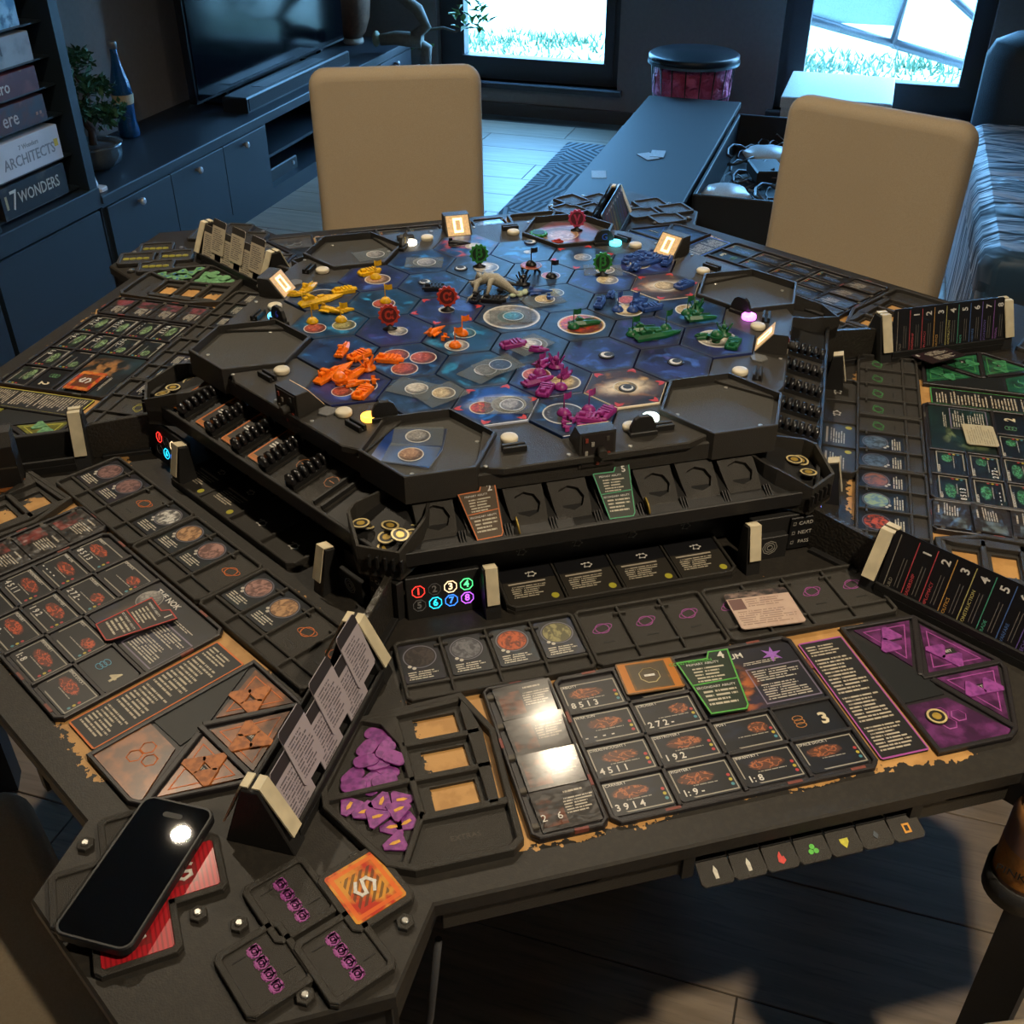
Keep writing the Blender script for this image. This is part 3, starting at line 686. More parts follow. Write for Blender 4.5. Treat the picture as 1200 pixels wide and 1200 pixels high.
# ---------------------------------------------------------------- star map tiles
D = .105
def ax(q, r): return (D*(q*math.cos(R(-30))), D*(q*math.sin(R(-30)) - r))
def tileart(name, c0, c1, c2, c3, k3=.8, border='#2e323c', sc=1.6, core=None):
    a = Art(name, c0, .28, spec=.5)
    a.over(a.noise(sc, .35, .62, 4, dist=.6), c1, .95)
    a.over(a.noise(sc*1.1, .52, .72, 5, dist=.9), c2, .9)
    a.over(a.noise(sc*1.3, .60, .78, 4, dist=.4), c3, k3)
    if core: a.over(a.m('MULTIPLY', a.sm(a.dist(0, 0, .85, .5), 1.0, .15), a.noise(3.2, .25, .6, 5, dist=1.0)), core, .95)
    vo = a.n.new('ShaderNodeTexVoronoi'); vo.inputs['Scale'].default_value = 26; a.t.links.new(a.tc.outputs['UV'], vo.inputs['Vector'])
    a.over(a.sm(vo.outputs['Distance'], .09, .04), '#cfd8ee', .55)
    dm = None
    for g in (30, 90, 150):
        d = a.m('ABSOLUTE', a.m('ADD', a.m('MULTIPLY', a.u, math.cos(R(g))), a.m('MULTIPLY', a.v, math.sin(R(g)))))
        dm = d if dm is None else a.m('MAXIMUM', dm, d)
    a.over(a.sm(dm, .70, .84), border, .85)
    return a
TM = {'blue': tileart('deep_blue_space_print', '#171d36', '#223b68', '#3a86cc', '#4f3f88', .6).done(),
      'violet': tileart('violet_space_print', '#1c1e3c', '#2b3268', '#4468bc', '#5c489a', .65).done(),
      'gold': tileart('gold_nebula_print', '#23252f', '#4a3a3c', '#a8743f', '#d8b078', .8, '#30333c', 1.4, '#f4e2c4').done(),
      'dim': tileart('dim_blue_space_print', '#1c2438', '#28405f', '#3f6496', '#50467a', .6).done(),
      'teal': tileart('teal_space_print', '#152238', '#1d4668', '#3498c8', '#3c4c80', .6).done(),
      'red': tileart('red_blue_split_print', '#1d2a50', '#2e63a4', '#c23a3f', '#d4555a', .9).done(),
      'nova': tileart('supernova_print', '#122048', '#1d4aa0', '#2f80e0', '#7a9ae0', .7, core='#dfe6f4').done()}
def planetart(name, c1, c2, c3):
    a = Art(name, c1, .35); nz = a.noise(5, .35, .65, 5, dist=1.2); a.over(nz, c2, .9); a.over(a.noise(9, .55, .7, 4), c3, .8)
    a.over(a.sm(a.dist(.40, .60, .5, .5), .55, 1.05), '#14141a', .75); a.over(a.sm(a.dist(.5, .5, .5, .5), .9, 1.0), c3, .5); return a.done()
PM = {'tan': planetart('tan_planet_print', '#b08a6a', '#7d5c48', '#d9bf9c'), 'red': planetart('red_planet_print', '#b0503c', '#742c28', '#e09070'), 'grey': planetart('grey_planet_print', '#9a9690', '#5f5c5c', '#c6c2ba'),
      'teal': planetart('teal_planet_print', '#3f7f8a', '#20444f', '#7fb0a8'), 'fire': planetart('burning_planet_print', '#c8402c', '#3a2a30', '#f4c23c'), 'sand': planetart('sand_planet_print', '#c9b48a', '#8f7a55', '#efe2b8'),
      'dark': planetart('dark_planet_print', '#3a3a40', '#17181c', '#77777c'), 'olive': planetart('olive_planet_print', '#9a9460', '#5c5a38', '#cfc68a'), 'white': planetart('pale_moon_print', '#c9c2b4', '#948d82', '#ece6d8')}
GLOW = pm('#cfcdc8', .4, name='white_planet_rim')
TILES = {}   # (q,r): material, description, planets [(dx,dy,r,kind)], red corners, contents words
TD = [((0, 0), 'dim', 'central tile with one huge ringed planet', [(0, 0, .041, 'grey'), (0, .0, .022, 'teal')], 0),
 ((1, 0), 'dim', 'tile with a burning red planet', [(.004, -.002, .034, 'fire')], 0), ((0, 1), 'dim', 'tile under two purple ships and a clear card', [(.006, .004, .02, 'sand')], 0),
 ((-1, 1), 'teal', 'tile with two pale planets under orange figures', [(-.012, -.024, .017, 'white'), (.008, .014, .016, 'teal')], 0), ((-1, 0), 'violet', 'red cornered tile under a red wormhole token, next to the central tile', [(0, 0, .012, 'white')], 1),
 ((0, -1), 'blue', 'tile under the pale grey creature', [(.0, -.02, .016, 'white')], 0), ((1, -1), 'dim', 'tile with two blue ships beside the central tile', [(0, .02, .014, 'olive')], 0),
 ((2, 0), 'violet', 'tile under two long green ships', [(.0, -.004, .024, 'sand')], 0), ((1, 1), 'violet', 'bare violet tile with one frontier disc, between purple ships and green ships', [], 0), ((0, 2), 'violet', 'tile with tan and orange planets under purple figures', [(-.016, .014, .019, 'red'), (.016, -.018, .02, 'sand')], 0),
 ((-1, 2), 'teal', 'blue tile covered by two clear cards, between orange and purple ships', [], 0), ((-2, 2), 'blue', 'blue tile with three red brown planets', [(-.012, .02, .018, 'red'), (.024, .002, .018, 'red'), (-.008, -.026, .018, 'red')], 0), ((-2, 1), 'violet', 'violet tile under a red wormhole token with a dark planet', [(.004, -.006, .014, 'white')], 0),
 ((-2, 0), 'teal', 'blue tile with one yellow flagged red planet', [(0, -.004, .017, 'red')], 0), ((-1, -1), 'blue', 'tile with one small black ship and frontier disc', [], 0), ((0, -2), 'dim', 'tile under the green wormhole token beside the grey creature', [(.01, -.004, .02, 'white')], 0),
 ((1, -2), 'dim', 'tile under black flags and an orange disc', [(.014, -.014, .015, 'red')], 0), ((2, -2), 'violet', 'tile under a green wormhole token and a clear card', [(.008, -.004, .017, 'sand')], 0), ((2, -1), 'dim', 'tile with a red planet under blue ships and flags', [(.012, .014, .016, 'red'), (.0, -.022, .022, 'sand')], 0),
 ((0, 3), 'blue', 'purple home tile with a large dark planet', [(-.012, .004, .026, 'dark')], 0), ((-1, 3), 'nova', 'red cornered tile with a white supernova and red burst', [(-.02, -.006, .016, 'fire'), (.016, -.006, .022, 'white')], 1), ((-2, 3), 'dim', 'tile covered by two tilted clear moon cards', [], 0),
 ((-3, 3), 'violet', 'orange home tile under the crowded orange fleet', [(-.01, -.018, .014, 'red'), (.02, -.01, .018, 'dark')], 0), ((-3, 2), 'blue', 'plain deep blue tile under two orange ships', [], 0), ((-3, 1), 'teal', 'tile with two planets under yellow figures', [(-.024, -.016, .016, 'red'), (.02, -.016, .017, 'olive')], 0),
 ((-3, 0), 'dim', 'yellow home tile under the crowded yellow fleet', [(0, 0, .024, 'dark')], 0), ((-2, -1), 'violet', 'tile with a tan planet under one yellow ship', [(.006, -.008, .02, 'tan')], 0), ((-1, -2), 'blue', 'blue tile under one clear planet card, beside the map edge lamp', [(.002, -.004, .016, 'grey')], 0),
 ((0, -3), 'red', 'black home tile split red and blue', [(.012, -.006, .014, 'white')], 0), ((1, -3), 'blue', 'blue tile with a bright white star', [(.006, -.006, .007, 'white')], 0), ((2, -3), 'dim', 'red cornered dim nebula tile with a grey ring', [(0, -.002, .014, 'grey')], 1),
 ((3, -3), 'violet', 'blue home tile under the crowded blue fleet', [(-.01, -.004, .02, 'white')], 0), ((3, -2), 'gold', 'red cornered gold nebula tile with one blue ship', [(0, 0, .018, 'sand')], 1), ((3, -1), 'blue', 'bright blue tile under one green ship and structure', [(0, .006, .02, 'sand')], 0),
 ((3, 0), 'violet', 'green home tile under green structures', [(0, .004, .028, 'white')], 0), ((2, 1), 'violet', 'bare violet tile with one frontier disc at the map edge', [], 0), ((1, 2), 'gold', 'red cornered gold nebula tile with one frontier disc', [(0, 0, .016, 'sand')], 1)]
hexm = lambda b: b.loft([[(x, y, -.010) for x, y in ngon(6, .0595, 0)], [(x, y, -.0006) for x, y in ngon(6, .0595, 0)], [(x, y, 0) for x, y in ngon(6, .0588, 0)]], uvtop=[(x/.0595, y/.0595) for x, y in ngon(6, .0588, 0)])
REDP = pm('#c23b40', .4, name='red_corner_print')
for (q, r), mt, desc, plan, rc_ in TD:
    x, y = ax(q, r)
    TILES[(q, r)] = desc
    t = thing('system_tile', 'hexagonal star map ' + desc, 'map tile', T(x, y, ZM), 'star map tiles')
    part('tile', cached('system_tile', hexm), TM[mt], t)
    for k, (dx, dy, rr, kd) in enumerate(plan):
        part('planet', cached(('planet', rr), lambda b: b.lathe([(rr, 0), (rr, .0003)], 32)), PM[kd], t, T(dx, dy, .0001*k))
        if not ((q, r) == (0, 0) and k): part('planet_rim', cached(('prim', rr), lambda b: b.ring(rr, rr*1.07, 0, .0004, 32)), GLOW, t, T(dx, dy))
    if rc_:
        for k in range(6): part('corner_mark', cached('corner_mark', lambda b: b.prism([(.052, -.005), (.057, 0), (.052, .005), (.045, .0065), (.049, 0), (.045, -.0065)], 0, .0003)), REDP, t, RZ(60*k))
# clear planet cards on the map
ca_ = Art('clear_sleeve', '#7d8488', .15, .3); ca_.alpha(.27); SLEEVE = ca_.done(); SLEEVE.surface_render_method = 'DITHERED' if hasattr(SLEEVE, 'surface_render_method') else 0
CARDS = [(.063, .047, 10, 'sand', ' lying under the blue ships beside the central tile'), (.195, .140, -15, 'sand', ' at the foot of the green wormhole token'), (-.088, .252, -15, 'grey', ' on the blue tile near the black seats'), (-.002, -.001, -12, 'teal', ' over the central ringed planet'),
 (-.085, -.169, 35, 'grey', ' with a grey moon, lower of two on the blue tile'), (-.062, -.160, 20, 'dark', ' with a faint dark moon, upper of two on the blue tile'), (-.188, -.194, -40, 'white', ' with a pale pink moon, tilted beside the orange tray'), (-.156, -.222, 25, 'sand', ' with a tan moon, tilted across the pale moon card'),
 (-.076, -.273, -12, 'grey', ' over the white supernova tile'), (-.001, -.104, 30, 'white', ' under the two purple ships'), (-.164, .330, 10, 'grey', ' inside the hexagonal tray near the yellow fleet')]
for i, (x, y, a, kd, lb) in enumerate(CARDS):
    z = ZM + .0012 + (.0012 if i in (5, 7) else 0) - (.0075 if i == 10 else 0)
    t = thing('planet_card', 'clear sleeved planet card' + lb, 'card', T(x, y, z, a), 'clear planet cards on the map')
    part('sleeve', cached('sleeve', lambda b: b.prism(rect(0, 0, .064, .046), 0, .0007)), SLEEVE, t)
    part('planet', cached(('planet', .015), lambda b: b.lathe([(.015, 0), (.015, .0003)], 28)), PM[kd], t, T(.004, 0, .0006))
    part('planet_rim', cached(('prim', .015), lambda b: b.ring(.015, .0162, 0, .0004, 28)), GLOW, t, T(.004, 0, .0006))
# loose pieces inside two trays
t = thing('tile_scrap', 'blue space tile lying at one side of the hexagonal tray', 'map tile', RZ(330) @ T(-.012, -.394, ZM-.0068))
part('tile', MB().prism([(-.05, -.045), (.028, -.045), (.03, .0), (.02, .05), (-.05, .03)], 0, .002, uv=(-.1, -.1, .1, .1)), TM['nova'], t)
for (x, y, a, kd, lb, dz) in ((-.205, -.312, -15, 'grey', 'clear sleeved planet card with grey moon, upper of two in the hexagonal tray', .002), (-.222, -.356, -25, 'tan', 'clear sleeved planet card with tan moon, lower of two in the hexagonal tray', .0035)):
    t = thing('planet_card', lb, 'card', T(x, y, ZM-.0068+dz, a), 'clear planet cards on the map')
    part('sleeve', cached('sleeve', None), SLEEVE, t); part('planet', cached(('planet', .015), None), PM[kd], t, T(0, 0, .0006)); part('planet_rim', cached(('prim', .015), None), GLOW, t, T(0, 0, .0006))
t = thing('nebula_tile', 'loose pink and orange nebula tile inside the hexagonal tray', 'map tile', RZ(150) @ T(0, -.394, ZM-.0068, 10))
na = tileart('pink_nebula_print', '#3a2c3c', '#8a5a60', '#d8a088', '#e8c8b0', .9, '#4a4450', 1.0)
part('tile', cached('nebula_tile', lambda b: b.loft([[(x, y, 0) for x, y in ngon(6, .066, 0)], [(x, y, .003) for x, y in ngon(6, .066, 0)]], uvtop=ngon(6, 1, 0))), na.done(), t)
part('planet', cached(('planet', .034), lambda b: b.lathe([(.034, 0), (.034, .0003)], 32)), PM['tan'], t, T(.015, .01, .003))

# ---------------------------------------------------------------- tokens on the map
FR = pm('#1d1e22', .5)
for i, (x, y, lb) in enumerate(((.097, -.165, 'on the violet tile between purple and green ships'), (.184, -.211, 'on the violet tile at the map edge'), (.091, -.268, 'on the gold nebula tile near the purple fleet'), (-.033, .211, 'beside the green wormhole token'), (-.103, .168, 'beside the small black ship'), (.114, .300, 'on the blue tile with the white star'))):
    t = thing('frontier_token', 'round dark token with white crescent ' + lb, 'token', T(x, y, ZM+.0004, 30*i), 'frontier tokens')
    part('disc', cached('frontier', lambda b: b.lathe([(.0115, 0), (.0115, .0012), (.0108, .0016)], 24)), FR, t)
    def cres(b):
        o = [(.0085*math.cos(R(a)), .0085*math.sin(R(a))) for a in range(30, 331, 20)]; n_ = [(.0025+.0062*math.cos(R(a)), .0062*math.sin(R(a))) for a in range(330, 29, -20)]
        for k in range(len(o)-1):
            b.face([(*o[k], 0), (*o[k+1], 0), (*n_[-k-2], 0), (*n_[-k-1], 0)])
    part('crescent', cached('crescent', cres), WHITE, t, T(0, 0, .0018))
def gear(b, r=.0165, n=12, t_=.004):
    p = []
    for k in range(n*2):
        a = math.pi*k/n; rr = r if k % 2 else r*.88
        p += [(rr*math.cos(a-.08), rr*math.sin(a-.08)), (rr*math.cos(a+.08), rr*math.sin(a+.08))]
    b.prism(p, -t_/2, t_/2, .0006)
for x, y, z, ltr, c, dk, lb in ((-.090, .049, 0, 'α', '#c23a26', '#5a1410', 'upright red wormhole token standing beside the central tile'), (-.188, .004, 0, 'α', '#c23a26', '#5a1410', 'upright red wormhole token standing beside the yellow flag'), (-.001, .211, 0, 'β', '#2f8a3a', '#0c3212', 'upright green wormhole token standing behind the grey creature'),
                              (.188, .122, 0, 'β', '#2f8a3a', '#0c3212', 'upright green wormhole token standing between blue and black pieces'), (.215, .347, -.004, 'γ', '#c03a62', '#5a1428', 'upright pink wormhole token standing in the hexagonal tray')):
    face = math.degrees(math.atan2(-.3876-x, -(-1.4759-y)))
    t = thing('wormhole_token', lb, 'token', T(x, y, ZM+z, face*.8), 'wormhole tokens')
    part('base', cached('wbase', lambda b: b.lathe([(.011, 0), (.011, .002), (.004, .005), (.003, .009)], 16, sy=.6)), INK, t)
    part('gear_disc', cached('gear', gear), pm(c, .45), t, T(0, 0, .0235) @ RX(80))
    part('face', cached('gface', lambda b: b.lathe([(.0115, 0), (.0115, .0007)], 20)), pm(dk, .5), t, T(0, 0, .0235) @ RX(80) @ T(0, 0, .002))
    lettering(ltr, .022, pm(c, .45), t, T(0, 0, .0235) @ RX(80) @ T(0, .001, .003), 'letter', bold=.0006)
t = thing('wormhole_token', 'green wormhole token lying flat in the hexagonal tray', 'token', T(.141, .343, ZM-.001))
part('gear_disc', cached('gear', None), pm('#2f8a3a', .45), t); part('face', cached('gface', None), pm('#0c3212', .5), t, T(0, 0, .002))

# ---------------------------------------------------------------- ships
def sh_dread(b):
    b.loft([[(-.02, -.005, 0), (.0, -.006, 0), (.02, -.002, 0), (.02, .002, 0), (0, .006, 0), (-.02, .005, 0)], [(-.02, -.006, .004), (0, -.0075, .004), (.023, -.0015, .003), (.023, .0015, .003), (0, .0075, .004), (-.02, .006, .004)], [(-.018, -.003, .008), (-.002, -.004, .008), (.018, -.001, .005), (.018, .001, .005), (-.002, .004, .008), (-.018, .003, .008)]])
def sh_deck(b): b.box(-.014, -.004, -.0025, .0025, .0075, .012, .001); b.box(-.011, -.007, -.004, .004, .0115, .0135, .0005); b.tube([(.0, 0, .009), (.012, 0, .0085)], .0008, 5)
def sh_eng(b):
    for y in (-.004, 0, .004): b.tube([(-.018, y, .004), (-.0235, y, .004)], [.0018, .0022], 7)
def sh_carrier(b):
    b.box(-.016, .012, -.006, .006, .001, .005, .001); b.box(-.013, .016, -.0085, -.005, 0, .006, .001); b.box(-.013, .016, .005, .0085, 0, .006, .001); b.prism([(.012, -.005), (.021, -.0025), (.021, .0025), (.012, .005)], .001, .005, .001)
def sh_carrdeck(b): b.box(-.012, -.004, -.003, .003, .005, .0095, .001); [b.box(x, x+.0025, -.0075, .0075, .0055, .0072) for x in (-.001, .004, .009)]
def sh_cruiser(b): b.tube([(-.016, 0, .004), (-.008, 0, .0048), (.004, 0, .004), (.02, 0, .003)], [.0035, .0048, .0038, .001], 7); b.prism([(-.016, -.009), (-.008, -.009), (.002, -.003), (.002, .003), (-.008, .009), (-.016, .009), (-.012, 0)], .003, .0048, .0005)
def sh_crfin(b): b.box(-.015, -.009, -.0006, .0006, .007, .0125, .0002); b.tube([(-.01, -.008, .004), (.001, -.008, .004)], .0013, 6); b.tube([(-.01, .008, .004), (.001, .008, .004)], .0013, 6)
def sh_destr(b): b.prism([(-.012, -.005), (.0, -.006), (.015, 0), (.0, .006), (-.012, .005), (-.008, 0)], .001, .005, .0012)
def sh_destdeck(b): b.box(-.008, .002, -.002, .002, .0048, .0078, .0008); b.tube([(-.01, -.004, .005), (.006, -.004, .005)], .0009, 5); b.tube([(-.01, .004, .005), (.006, .004, .005)], .0009, 5)
def sh_fighter(b): b.tube([(-.005, 0, .003), (.006, 0, .003)], [.0016, .0006], 6); b.prism([(-.004, -.006), (.002, -.0012), (.002, .0012), (-.004, .006), (-.002, 0)], .0025, .0036)
def sh_fwing(b): b.box(-.004, .001, -.0066, -.0056, .0, .006); b.box(-.004, .001, .0056, .0066, .0, .006)
def sh_flag(b):
    b.loft([[(-.032, -.006, 0), (.01, -.008, 0), (.034, -.001, 0), (.034, .001, 0), (.01, .008, 0), (-.032, .006, 0)], [(-.034, -.006, .004), (.008, -.009, .004), (.036, -.001, .0035), (.036, .001, .0035), (.008, .009, .004), (-.034, .006, .004)], [(-.03, -.0035, .008), (.004, -.004, .008), (.026, -.001, .005), (.026, .001, .005), (.004, .004, .008), (-.03, .0035, .008)]])
def sh_flagdeck(b): b.box(-.026, -.010, -.003, .003, .0078, .013, .001); b.box(-.02, -.014, -.005, .005, .0125, .0155, .001); b.box(-.004, .006, -.0025, .0025, .0078, .0105, .001); b.tube([(-.028, 0, .009), (-.028, 0, .018)], .0007, 5)
def sh_sun(b): b.ball((0, 0, .0085), .0085, .0085, .0085, 14, 8)
def sh_sunring(b): b.ring(.0083, .0098, .0075, .0095, 18); b.lathe([(.006, 0), (.005, .002)], 12)
def sh_dock(b):
    b.lathe([(.011, 0), (.011, .002), (.006, .004), (.0045, .009)], 12)
def sh_docktop(b):
    for k in range(5):
        a = R(72*k); b.prism([(-.0016, -.001), (.0016, -.001), (.0008, .011), (-.0008, .011)], -.0008, .0008, M=T(.006*math.cos(a), .006*math.sin(a), .006, 72*k-90) @ RX(62))
    b.ball((0, 0, .011), .004, .004, .004, 8, 5)
def sh_base(b): b.lathe([(.0085, 0), (.0085, .0015), (.0055, .0055), (.002, .0075)], 16)
def sh_pole(b): b.tube([(0, 0, .007), (0, 0, .027)], .0008, 6)
def sh_banner(b): b.loft([[(0, -.0004, .019), (.005, -.0012, .0185), (.0105, .0006, .019)], [(0, -.0004, .0265), (.005, -.0012, .026), (.0105, .0006, .0265)]], closed=False, cap0=False, cap1=False); b.loft([[(0, .0004, .019), (.005, -.0004, .0185), (.0105, .0014, .019)], [(0, .0004, .0265), (.005, -.0004, .026), (.0105, .0014, .0265)]], closed=False, cap0=False, cap1=False)
SHIP = {'dreadnought': (('hull', sh_dread), ('bridge', sh_deck), ('engines', sh_eng)), 'carrier': (('hull', sh_carrier), ('bridge', sh_carrdeck)), 'cruiser': (('hull', sh_cruiser), ('fins', sh_crfin)), 'destroyer': (('hull', sh_destr), ('guns', sh_destdeck)),
        'fighter': (('hull', sh_fighter), ('wings', sh_fwing)), 'flagship': (('hull', sh_flag), ('bridge', sh_flagdeck)), 'warsun': (('sphere', sh_sun), ('ring', sh_sunring)), 'dock': (('base', sh_dock), ('spires', sh_docktop)), 'infantry': (('base', sh_base), ('pole', sh_pole), ('banner', sh_banner))}
KIND = {'dreadnought': 'wedge shaped battleship', 'carrier': 'broad twin hulled carrier ship', 'cruiser': 'slender winged cruiser ship', 'destroyer': 'small arrow shaped ship', 'fighter': 'tiny fighter ship', 'flagship': 'long flagship', 'warsun': 'round sphere station', 'dock': 'spired dock structure', 'infantry': 'flag figure'}
UNITS = {'yellow': [('carrier', -.187, .229), ('infantry', -.178, .208), ('flagship', -.277, .133), ('dreadnought', -.290, .186), ('carrier', -.238, .161), ('destroyer', -.313, .167), ('cruiser', -.266, .086), ('destroyer', -.247, .085), ('infantry', -.298, .059), ('infantry', -.255, .053), ('infantry', -.178, .106)],
'orange': [('dreadnought', -.265, -.054), ('carrier', -.247, -.079), ('flagship', -.287, -.124), ('dreadnought', -.262, -.138), ('dock', -.240, -.118), ('warsun', -.283, -.154), ('destroyer', -.265, -.162), ('fighter', -.248, -.172), ('carrier', -.258, -.192), ('fighter', -.236, -.160), ('carrier', -.208, -.100), ('cruiser', -.124, -.029), ('fighter', -.115, -.052), ('infantry', -.087, -.042), ('infantry', -.106, -.079)],
'purple': [('carrier', -.026, -.100), ('destroyer', .006, -.126), ('infantry', -.011, -.194), ('dock', .017, -.179), ('cruiser', .003, -.170), ('dreadnought', -.020, -.220), ('carrier', -.019, -.248), ('infantry', .005, -.243), ('destroyer', .021, -.213), ('infantry', -.012, -.312), ('carrier', .015, -.335), ('fighter', -.006, -.332), ('carrier', .037, -.330), ('fighter', -.018, -.338), ('infantry', .022, -.312), ('fighter', -.020, -.351), ('fighter', -.001, -.350)],
'green': [('infantry', .080, -.062), ('dreadnought', .100, -.058), ('dreadnought', .180, -.104), ('flagship', .190, -.126), ('infantry', .156, -.110), ('infantry', .212, -.103), ('infantry', .264, -.060), ('dock', .283, -.051), ('dreadnought', .277, -.086), ('warsun', .267, -.163), ('dock', .288, -.143), ('carrier', .285, -.182), ('destroyer', .255, -.148)],
'blue': [('carrier', .263, .176), ('destroyer', .285, .191), ('dreadnought', .276, .148), ('carrier', .297, .165), ('cruiser', .252, .134), ('dreadnought', .315, .148), ('fighter', .304, .187), ('fighter', .243, .158), ('carrier', .300, .042), ('dreadnought', .148, .012), ('destroyer', .174, .036), ('infantry', .165, -.020), ('infantry', .187, -.027), ('carrier', .204, -.006), ('carrier', .215, -.028), ('cruiser', .065, .073), ('fighter', .076, .050)],
'black': [('dreadnought', -.034, .082), ('carrier', -.015, .066), ('cruiser', .024, .118), ('dock', .051, .120), ('infantry', .079, .172), ('infantry', .104, .136), ('carrier', -.095, .137), ('cruiser', -.014, .318)]}
rs = random.Random(21)
HEAD = {'flagship': 20, 'dreadnought': 35}
tname = {k: v.split(' under')[0].split(' with')[0] for k, v in TILES.items()}
def nearest(x, y): return min(TILES, key=lambda k: (ax(*k)[0]-x)**2 + (ax(*k)[1]-y)**2)
SHORT = {(0, 0): 'the central tile', (1, 0): 'the burning planet tile', (0, 1): 'the clear card tile beside the central tile', (-1, 1): 'the two planet tile beside the central tile', (0, -1): 'the grey creature tile', (1, -1): 'the dim tile beside the central tile', (2, 0): 'the tile next to the burning planet', (0, 2): 'the tan and orange planet tile',
 (-2, 2): 'the three planet tile', (-2, 0): 'the red planet tile', (-1, -1): 'the frontier disc tile', (1, -2): 'the orange disc tile', (2, -1): 'the red planet tile', (0, 3): 'the purple home tile', (-3, 3): 'the orange home tile', (-3, 2): 'the plain blue tile', (-3, 1): 'the two planet tile',
 (-3, 0): 'the yellow home tile', (-2, -1): 'the tan planet tile', (0, -3): 'the black home tile', (3, -3): 'the blue home tile', (3, -2): 'the gold nebula tile', (3, -1): 'the bright blue tile', (3, 0): 'the green home tile'}
MINI_S = 1.1
for col, lst in UNITS.items():
    for ty, x, y in lst:
        k = nearest(x, y)
        hd = rs.uniform(-40, 60) if ty not in HEAD else HEAD[ty] + rs.uniform(-30, 30)
        if col == 'green' and ty in ('dreadnought', 'flagship'): hd = 2 + rs.uniform(-6, 6)
        if col == 'yellow' and ty in ('flagship', 'carrier'): hd = 12 + rs.uniform(-15, 15)
        if ty == 'infantry': hd = rs.uniform(-20, 30)
        z = ZM + (.0105 if (col == 'black' and abs(x-.079) < .002) else .0006)
        o = thing({'infantry': 'flag_figure', 'dock': 'dock_miniature', 'warsun': 'sphere_miniature'}.get(ty, 'ship_miniature'), '%s plastic %s on %s' % (col, KIND[ty], SHORT.get(k, 'the star map')), 'miniature', T(x, y, z, hd) @ Matrix.Scale(MINI_S, 4), '%s miniatures on the star map' % col)
        for n_, fn in SHIP[ty]:
            part(n_, cached('ship_' + ty + n_, fn), MINI[col], o)
# orange disc on legs under a black flag
t = thing('round_platform', 'orange round disc platform on black legs under a flag figure', 'miniature', T(.079, .172, ZM+.0005))
part('disc', MB().lathe([(.016, .0075), (.0185, .009), (.017, .0098)], 20), PM['red'], t)
for k in range(4): part('leg', cached('plat_leg', lambda b: b.tube([(.008, 0, .008), (.018, 0, .0)], .0022, 5)), MINI['black'], t, RZ(45+90*k))
t = thing('red_ship', 'small red ship lying in the hexagonal tray beside the nebula tile', 'miniature', T(.16, .297, ZM-.006, 200) @ Matrix.Scale(1.1, 4))
for n_, fn in SHIP['destroyer']: part(n_, cached('ship_destroyer' + n_, fn), pm('#b03a36', .45), t)
# the creature
cr = thing('creature_figure', 'pale grey sprawling creature figure with long claws among black ships', 'miniature', T(-.008, .098, ZM+.0006, -10) @ Matrix.Scale(1.05, 4))
CRM = pm('#a39d8c', .6, name='bone_grey_plastic', grain=.6, gscale=500)
b = MB()
b.tube([(-.02, 0, .016), (-.008, .004, .022), (.008, .002, .020), (.022, -.004, .012), (.036, -.014, .004), (.046, -.02, .001)], [.004, .009, .010, .007, .004, .001], 9)
b.ball((-.024, -.004, .016), .007, .006, .006, 9, 6)
for sgn, xs in ((-1, -.016), (1, -.012), (-1, .004), (1, .008)):
    b.tube([(xs, 0, .02), (xs-.006, sgn*.014, .024), (xs-.010, sgn*.022, .012), (xs-.014, sgn*.026, .001)], [.005, .0042, .003, .0012], 7)
    for q in (-1, 0, 1): b.tube([(xs-.012, sgn*.024, .008), (xs-.016+q*.004, sgn*.031, .006), (xs-.018+q*.006, sgn*.034, .0)], [.0018, .0012, .0004], 5)
for k in range(7): b.tube([(-.018+.007*k, .002, .024-.001*k), (-.022+.007*k, .003, .034-.002*k)], [.0016, .0003], 5)
part('body', b, CRM, cr)
part('stand', MB().prism(rect(.0, -.004, .05, .03, .008), 0, .0015), MINI['black'], cr)
t = thing('rubble_base', 'pale green rubble base under the creature tail', 'miniature', T(.034, .078, ZM+.0006)); rb_ = MB()
for k in range(9): rb_.ball((rs.uniform(-.014, .014), rs.uniform(-.008, .008), .002), .006, .005, .003, 7, 4, jit=.2)
part('rubble', rb_, pm('#a9b598', .7), t)
# ---------------------------------------------------------------- player stations
def text_card(name, base, blocks, rough=.4, coat=0.0, ink='#bdb4a4', extra=None):
    a = Art(name, base, rough, coat)
    if extra: extra(a)
    if coat == .28: a.bump(a.noise(2.2, .2, .8, 2), .7, .005)
    for i, (x0, y0, x1, y1, n) in enumerate(blocks): a.over(a.text(x0, y0, x1, y1, n, i*1.7), ink, .85)
    return a.done()
_pc = {}
def planet_mat(c1, c2, tint):
    k = (c1, c2, tint)
    if k not in _pc:
        a = Art('planet_card_print', '#1b1d22', .3, .15)
        a.over(a.noise(3, .45, .75, 4), tint, .6)
        a.over(a.circ(.5, .64, .42, .30, .25), '#0e0f13', .8)
        a.over(a.circ(.5, .64, .36, .255), c1); a.over(a.m('MULTIPLY', a.circ(.5, .64, .36, .255), a.noise(7, .4, .6, 5, dist=1)), c2, .9)
        a.over(a.ringm(.5, .64, .40, .285, .05), '#8b8896', .5)
        a.over(a.circ(.2, .42, .05, .035), '#c8c2b4', .8); a.over(a.circ(.3, .36, .05, .035), '#c8c2b4', .8)
        a.over(a.text(.12, .06, .88, .28, 4, .3), '#c5bfae', .85)
        _pc[k] = a.done()
    return _pc[k]
